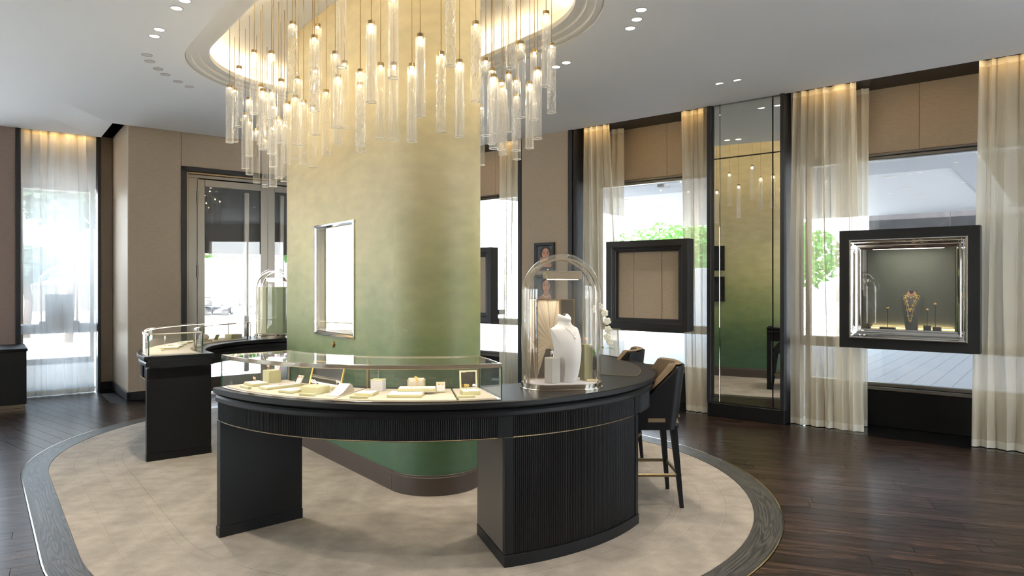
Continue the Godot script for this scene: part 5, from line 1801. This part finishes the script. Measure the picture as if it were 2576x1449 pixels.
		l.shadow_enabled = true
		l.position = Vector3(0, -0.032, 0)
		o.add_child(l)

func build_downlights() -> void:
	var lit = [[-2.45, 5.11], [-2.58, 5.25], [-2.94, 5.69], [-3.06, 5.84], [1.0, 5.28], [1.0, 5.47], [0.98, 5.66], [2.2, 7.23], [2.35, 7.11], [0.52, 6.54], [0.43, 6.67], [-3.38, 6.32], [-3.45, 6.5], [-3.49, 6.73], [-3.51, 6.91], [-3.5, 7.15], [-3.47, 7.34], [1.35, 3.75], [1.25, 3.6], [-0.9, 2.55], [-0.7, 2.5], [-2.0, 3.4], [-1.85, 3.25], [0.35, 2.75], [3.9, 4.6], [4.05, 4.5], [-4.6, 3.2], [-4.5, 3.05], [2.6, 1.6], [-1.6, 0.6], [0.8, 0.2], [-3.4, 0.8]]
	for i in lit.size():
		var on: bool = not (i >= 11 and i <= 16)
		var where = "lit, over the open floor away from the column"
		if i < 2: where = "lit, paired by the straight recess edge"
		elif i < 4: where = "lit, paired over the gap between the counters"
		elif i < 7: where = "lit, one of three in a row above the stools"
		elif i < 9: where = "lit, paired before the wall mirror"
		elif i < 11: where = "lit, paired between recess and framed prints"
		elif i < 17: where = "dim, in the row of six curving past the far counter"
		var o = thing("downlight", "small round ceiling spotlight, " + where, "downlight", at(pd(lit[i][0], lit[i][1], 3.65)), "downlights: " + where)
		var st = new_st()
		lathe(st, [Vector2(0.040, -0.0005), Vector2(0.046, -0.0035), Vector2(0.0475, 0.0), ], 28)
		lathe(st, [Vector2(0.040, -0.0005), Vector2(0.0405, -0.003), Vector2(0.046, -0.0035)], 28)
		part("trim_ring", done(st), M.outside_white, o)
		var sd = new_st()
		lathe(sd, [Vector2(0.0, -0.0012), Vector2(0.040, -0.0012), Vector2(0.040, 0.0), Vector2(0.0, 0.0)], 28, Vector3.ZERO, false)
		part("lens", done(sd), M.down_face if on else M.card_grey, o)
		if on:
			var l = SpotLight3D.new()
			l.name = "beam"
			l.light_energy = DOWN_E
			l.light_color = Color(1.0, 0.95, 0.87)
			l.light_size = 0.03
			l.spot_angle = 50.0
			l.spot_angle_attenuation = 0.8
			l.spot_range = 12.0
			l.shadow_enabled = true
			o.add_child(l)
			l.position = Vector3(0, -0.02, 0)
			var aim = Vector3(0, -1, 0)
			l.transform.basis = Basis.looking_at(aim, Vector3.RIGHT)

# ------------------------------------------------------------------ small furniture and plants
func build_extras() -> void:
	var c = thing("low_cabinet", "low black cabinet on a metal plinth at the mauve wall", "cabinet", Transform3D(LW.basis, LW * Vector3(0.43, 0, -10.30)))
	part("cabinet_body", boxm(Vector3(-1.9, 0.05, -0.80), Vector3(0.0, 0.70, 0.0), 0.004), M.black_matte, c)
	part("cabinet_top", boxm(Vector3(-1.9, 0.70, -0.82), Vector3(0.012, 0.735, 0.015), 0.006), M.black, c)
	part("metal_plinth", boxm(Vector3(-1.9, 0.0, -0.78), Vector3(-0.02, 0.05, -0.02), 0.002), M.nickel, c)
	# orchid behind the cloche
	var o = thing("orchid", "white orchid with a bent stem in a small pot behind the cloche", "plant", at(pd(0.60, 5.06, 0.905)))
	var st = new_st()
	lathe(st, [Vector2(0.0, 0.0), Vector2(0.045, 0.0), Vector2(0.058, 0.09), Vector2(0.052, 0.09), Vector2(0.0, 0.08)], 18)
	part("pot", done(st), M.black, o)
	var ss = new_st()
	tube(ss, [Vector3(0, 0.08, 0), Vector3(-0.01, 0.22, 0), Vector3(-0.02, 0.36, 0.01), Vector3(0.0, 0.44, 0.02), Vector3(0.05, 0.46, 0.03), Vector3(0.09, 0.40, 0.03), Vector3(0.105, 0.30, 0.03), Vector3(0.10, 0.22, 0.03)], 0.004, 6)
	part("stem", done(ss), M.leaf_dark, o)
	for k in 5:
		var a = k * TAU / 5 + 0.3
		var sl = new_st(2)
		var dir = Vector3(cos(a), 0, sin(a))
		grid(sl, 4, 8, func(u, v):
			var w: float = (u - 0.5) * 0.05 * sin(PI * minf(v * 0.92 + 0.06, 1.0))
			return dir * (0.02 + 0.15 * v) + dir.cross(Vector3.UP) * w + Vector3(0, 0.09 + 0.10 * sin(v * 2.0) - 0.05 * v, 0), 2)
		part("leaf", done(sl), M.leaf, o)
	for k in 7:
		var p: Vector3 = [Vector3(0.0, 0.44, 0.03), Vector3(0.045, 0.455, 0.04), Vector3(0.08, 0.41, 0.045), Vector3(0.10, 0.35, 0.04), Vector3(0.105, 0.29, 0.045), Vector3(0.10, 0.235, 0.04), Vector3(0.12, 0.20, 0.03)][k]
		var sf = new_st()
		for j in 5:
			var a = j * TAU / 5 + 0.3 * k
			ball(sf, p + Vector3(cos(a), sin(a), 0.1) * 0.016, 0.014, 8, Vector3(1.0, 1.0, 0.25))
		ball(sf, p + Vector3(0, 0, 0.006), 0.006, 6)
		part("flower", done(sf), M.orchid, o)

func foliage(seed_no: int, c: Vector3, r: Vector3, count: int, size: float) -> ArrayMesh:
	var rng = RandomNumberGenerator.new()
	rng.seed = seed_no
	var st = new_st()
	for i in count:
		var d = Vector3(rng.randfn(), rng.randfn(), rng.randfn()).normalized() * pow(rng.randf(), 0.4)
		var p = c + d * r
		var b = Basis(Vector3(rng.randfn(), rng.randfn(), rng.randfn()).normalized(), rng.randf() * TAU)
		var w = size * (0.6 + 0.8 * rng.randf())
		quad(st, p + b * Vector3(-w, 0, 0), p + b * Vector3(0, -w * 0.4, 0), p + b * Vector3(w, 0, 0), p + b * Vector3(0, w * 0.4, w * 0.2))
	return done(st)

func tree(label: String, base: Vector3, h: float, r: float, sd: int, m: Material, group := "trees outside") -> void:
	var t = thing("tree", label, "tree", at(base), group)
	var st = new_st()
	tube(st, [Vector3(0, 0, 0), Vector3(0.1, h * 0.4, 0), Vector3(0, h * 0.75, 0.1)], 0.12, 8)
	part("trunk", done(st), M.bark, t)
	part("crown", foliage(sd, Vector3(0, h - r * 0.6, 0), Vector3(r, r * 0.7, r), 1500, 0.16), m, t)

func build_outside() -> void:
	var g = thing("street_ground", "pale paving outside the shop", "ground")
	part("paving", boxm(Vector3(-60, -0.5, -70), Vector3(60, -0.28, 40)), M.asphalt, g)
	# terrace: deck boards, soffit, marble wall
	var d = thing("terrace_deck", "white boarded terrace deck outside the right windows", "deck", RW)
	part("deck_base", rbox(-9.5, 7.0, -0.28, -0.06, 8.4, 20.8), M.black_matte, d)
	for k in 60:
		var x0 = -9.4 + k * 0.27
		var st = new_st()
		prism(st, PackedVector2Array([Vector2(x0, 8.45), Vector2(x0 + 0.262, 8.45), Vector2(x0 + 0.262, 20.8), Vector2(x0, 20.8)]), -0.06, -0.03)
		part("deck_board", done(st), M.deck, d)
	var so = thing("terrace_soffit", "white terrace ceiling with round recessed lights outside", "canopy", RW)
	part("soffit_slab", rbox(-9.5, -1.35, 3.40, 3.6, 12.8, 20.8), M.outside_white, so)
	part("bulkhead", rbox(-9.5, -1.35, 3.37, 3.6, 9.35, 12.8), M.asphalt_grey, so)
	part("bulkhead", rbox(-1.35, -0.95, 3.37, 3.6, 9.35, 20.8), M.asphalt_grey, so)
	part("dark_soffit", rbox(-0.95, 4.6, 3.42, 3.6, 9.35, 20.8), M.trim, so, "dark ceiling beyond the white panel")
	part("edge_beam", rbox(-9.5, 4.6, 3.02, 3.40, 9.1, 9.35, 0.01), M.outside_white, so)
	for k in 4: part("beam_bracket", rbox(-7.4 + k * 2.65, -7.28 + k * 2.65, 2.98, 3.4, 9.35, 9.55, 0.01), M.outside_white, so)
	for i in 4:
		for j in 4:
			var st = new_st()
			lathe(st, [Vector2(0.0, 3.392), Vector2(0.10, 3.392), Vector2(0.11, 3.40)], 16, Vector3(-7.6 + i * 1.75, 0, -13.4 - j * 1.7))
			part("recessed_light", done(st), M.asphalt, so)
	var mw = thing("marble_wall", "dark grey marble wall with white veins beyond the terrace", "wall", RW)
	for k in 5: part("marble_slab", rbox(-4.2 + k * 1.92, -2.29 + k * 1.92, -0.28, 3.6, 21.0, 21.3, 0.006), M.marble, mw)
	var lw1 = thing("garden_wall", "low white garden wall outside the far window", "wall", RW)
	part("wall_body", rbox(-13.5, -6.5, -0.28, 2.05, 21.2, 21.5, 0.02), M.outside_white, lw1)
	var hd = thing("hedge", "green hedge above the low white garden wall", "hedge", RW)
	part("hedge_leaves", foliage(71, Vector3(-9.6, 2.9, -22.2), Vector3(3.6, 0.9, 0.6), 3000, 0.10), M.leaf, hd)
	tree("bushy green tree beyond the terrace, seen through the middle window", RW * Vector3(-8.2, -0.28, -27.0), 4.0, 1.9, 72, M.leaf)
	tree("tall green tree far beyond the terrace", RW * Vector3(-13.0, -0.28, -30.0), 4.6, 2.2, 73, M.leaf)
	# street in front of the entrance doors
	var w2 = thing("street_wall", "beige garden wall across the street from the doors", "wall", LW)
	part("wall_body", rbox(3.0, 9.0, 1.20, 1.98, 17.0, 17.3, 0.02), M.outside_beige, w2)
	var rk = thing("rockery", "grey stone rockery at the foot of the beige street wall", "wall", LW)
	var rng = RandomNumberGenerator.new()
	rng.seed = 12
	part("footing", rbox(3.0, 9.0, -0.28, 0.80, 16.9, 17.3, 0.02), M.outside_beige, rk)
	for j in 2:
		for k in 14:
			var x = 3.2 + k * 0.42 + (0.2 if j % 2 else 0.0)
			var st = new_st()
			box(st, Vector3(-0.20, 0, -0.15), Vector3(0.20, 0.19, 0.2), 0.04, Transform3D(Basis(Vector3.UP, rng.randf_range(-0.2, 0.2)), Vector3(x, 0.80 + j * 0.2, -17.05 + rng.randf_range(-0.03, 0.05))))
			part("stone", done(st), M.rock, rk)
	var h2 = thing("hedge", "flowering pink and green hedge on top of the beige street wall", "hedge", LW)
	part("hedge_leaves", foliage(74, Vector3(6.0, 2.575, -17.2), Vector3(3.2, 0.5, 0.4), 9000, 0.08), M.leaf, h2)
	part("blossoms", foliage(75, Vector3(6.0, 2.59, -17.1), Vector3(3.2, 0.5, 0.4), 2600, 0.07), M.petal, h2)
	var kb = thing("kerb", "white kerb strip in front of the rockery", "kerb", LW)
	part("kerb_stone", rbox(3.0, 9.0, -0.28, -0.05, 15.0, 15.4, 0.02), M.outside_white, kb)
	var pb = thing("bollard", "pink street bollard outside the doors", "bollard", lw(4.6, -0.28, 13.0))
	part("bollard_post", boxm(Vector3(-0.16, 0, -0.1), Vector3(0.16, 1.15, 0.1), 0.03), M.pink, pb)
	# street beyond the left window
	tree("wide pine in front of the tall curtained window", LW * Vector3(2.1, -0.28, -25.0), 5.2, 1.35, 76, M.leaf_dark)
	tree("small street tree far behind the tall curtained window", LW * Vector3(1.15, -0.28, -28.0), 3.0, 0.9, 77, M.leaf_dark)
	var bd = thing("house", "low white house across the street from the tall curtained window", "building", LW)
	part("house_wall", rbox(-6.0, 5.2, -0.28, 1.9, 34.0, 39.0), M.outside_white, bd)
	part("house_roof", rbox(-6.3, 5.5, 1.9, 2.15, 33.6, 39.4, 0.05), M.asphalt, bd)
	for k in 6: part("house_window", rbox(-5.2 + k * 1.7, -4.3 + k * 1.7, 0.4, 1.5, 33.95, 34.02), M.steel, bd)

# ------------------------------------------------------------------ all together
func _ready() -> void:
	RW = Transform3D(Basis(Vector3(0.778, 0, 0.628).normalized(), Vector3.UP, Vector3(-0.628, 0, 0.778).normalized()), Vector3.ZERO)
	LW = Transform3D(Basis(Vector3(0.79, 0, -0.613).normalized(), Vector3.UP, Vector3(0.613, 0, 0.79).normalized()), Vector3.ZERO)
	# camera: 24 mm lens on a level camera, raised a little by shift
	var cam = Camera3D.new()
	cam.name = "camera"
	cam.projection = Camera3D.PROJECTION_FRUSTUM
	cam.near = 0.1
	cam.far = 200.0
	cam.size = 0.1 * 1449.0 / 1717.0
	cam.frustum_offset = Vector2(0, -0.1 * 10.5 / 1717.0)
	add_child(cam)
	cam.position = Vector3(0, 1.53, 0)
	cam.current = true
	# sky and exposure
	var env = Environment.new()
	var sky = Sky.new()
	var sm = ProceduralSkyMaterial.new()
	sm.sky_top_color = Color(0.78, 0.88, 0.97)
	sm.sky_horizon_color = Color(0.97, 0.98, 0.97)
	sm.ground_bottom_color = Color(0.6, 0.6, 0.58)
	sm.ground_horizon_color = Color(0.85, 0.86, 0.86)
	sm.energy_multiplier = 6.5
	sky.sky_material = sm
	env.background_mode = Environment.BG_SKY
	env.sky = sky
	env.tonemap_mode = Environment.TONE_MAPPER_LINEAR
	env.tonemap_exposure = 2.1
	env.sdfgi_enabled = true
	env.ssao_enabled = true
	env.ssil_enabled = true
	var we = WorldEnvironment.new()
	we.name = "environment"
	we.environment = env
	add_child(we)
	# the sun stands high behind the shop: it lights the street and the terrace edge, not the room
	var sun = DirectionalLight3D.new()
	sun.name = "sun"
	sun.light_energy = 6.5
	sun.light_color = Color(1.0, 0.97, 0.92)
	sun.light_angular_distance = 0.6
	sun.shadow_enabled = true
	sun.sky_mode = DirectionalLight3D.SKY_MODE_LIGHT_ONLY
	add_child(sun)
	sun.transform.basis = Basis.looking_at(Vector3(0.05, -0.80, -0.60), Vector3.UP)
	make_materials()
	# structure
	build_floor()
	build_ceiling()
	build_walls()
	build_window("window_1", "tall steel window bay behind the chrome framed display", RW, -2.30, -0.03, 8.2, [-1.165], 7.6)
	build_window("window_2", "tall steel window bay behind the empty dark frame", RW, -5.09, -3.216, 8.2, [-4.02], 7.6)
	build_window("window_3", "tall steel window bay partly hidden by the column", RW, -7.94, -6.04, 8.2, [-6.95], 7.6)
	build_window("window_4", "tall window bay with a shop display behind sheer curtains", LW, 0.40, 1.30, 11.7, [], 11.12, false)
	build_window("window_5", "tall window bay beyond the mauve pier", LW, -1.08, 0.12, 11.7, [], 11.12, false)
	build_window("window_6", "added window bay farther along the mauve wall, for daylight", LW, -2.58, -1.42, 11.7, [], 11.12, false)  # unseen bay, added to let more daylight into the room
	build_window("window_7", "added last window bay of the mauve wall, for daylight", LW, -4.08, -2.92, 11.7, [], 11.12, false)  # another unseen bay added as a source of soft daylight
	build_window("window_8", "added window bay beyond the right pilaster, for daylight", RW, 0.75, 2.95, 8.2, [], 7.6)  # unseen bay, added so daylight makes the ceiling lighter
	build_window("window_9", "added last window bay on the right, for daylight", RW, 3.55, 5.2, 8.2, [], 7.6)  # second unseen bay on this side, added for the same fill daylight
	build_door()
	# sheers
	curtain("wide sheer curtain between the wall mirror and the chrome framed display", RW, [-2.31, -1.66], [-2.32, -1.60], 7.725, 5.5, 0.032, 1)
	curtain("narrow sheer curtain set back behind the display's mirror side", RW, [-1.92, -1.60], [-1.92, -1.62], 8.04, 2.5, 0.022, 2)
	curtain("sheer curtain on the far side of the chrome framed display", RW, [-0.60, -0.05], [-0.66, -0.05], 7.725, 4.5, 0.032, 3)
	curtain("wide sheer curtain between the framed prints and the empty frame", RW, [-5.02, -4.60], [-5.05, -4.42], 7.725, 4.5, 0.032, 4)
	curtain("narrow sheer curtain set back behind the empty frame", RW, [-4.78, -4.58], [-4.80, -4.56], 8.04, 2.0, 0.02, 5)
	curtain("sheer curtain beside the wall mirror and the empty frame", RW, [-3.60, -3.24], [-3.54, -3.24], 7.725, 3.0, 0.03, 6)
	curtain("sheer curtain behind the column beside the framed prints", RW, [-6.45, -6.06], [-6.48, -6.06], 7.725, 3.5, 0.03, 7)
	curtain("broad sheer curtain over the tall window by the low cabinet", LW, [0.42, 1.27], [0.42, 1.27], 11.26, 4.5, 0.035, 8)
	# column, counters and what stands on them
	build_column()
	build_counters()
	var arc = func(a0, a1): return arc_path(CC, a0, a1, maxi(3, int((a1 - a0) / 1.5)))
	glass_case("curved glass case on the near counter, before the column", arc.call(-138.6, -71.2), CC, [arc_path(CC, -137.8, -137.0, 1)[0], arc_path(CC, -104.2, -104.0, 1)[0], arc_path(CC, -72.0, -71.5, 1)[0]], [arc.call(-138.0, -126.4), arc.call(-126.0, -104.6), arc.call(-103.8, -80.0), arc.call(-79.4, -71.9)])
	var nl = Vector2(-0.787, -0.617)
	var p2 = arc_path(C2, 145.0, 218.1, 48)
	p2.append([C2 - AX * 0.17, nl])
	var t2 = arc_path(C2, 183.0, 218.1, 24)
	t2.append([C2 - AX * 0.155, nl])
	glass_case("curved glass case on the far counter, by the entrance doors", p2, C2, [p2[1], p2[24], p2[47]], [arc_path(C2, 146.0, 182.5, 24), t2])
	build_near_case_contents()
	build_far_case_contents()
	build_cloches()
	build_displays()
	build_stool(at(pd(0.945, 4.88), deg_to_rad(-90.0 - 11.0 + 11.0)), "tweed and black leather stool drawn up beside the fluted leg")
	build_stool(at(pd(0.86, 5.86), deg_to_rad(-90.0 - 22.0)), "tweed and black leather stool nearer the window")
	build_pendants()
	build_downlights()
	build_extras()
	build_outside()
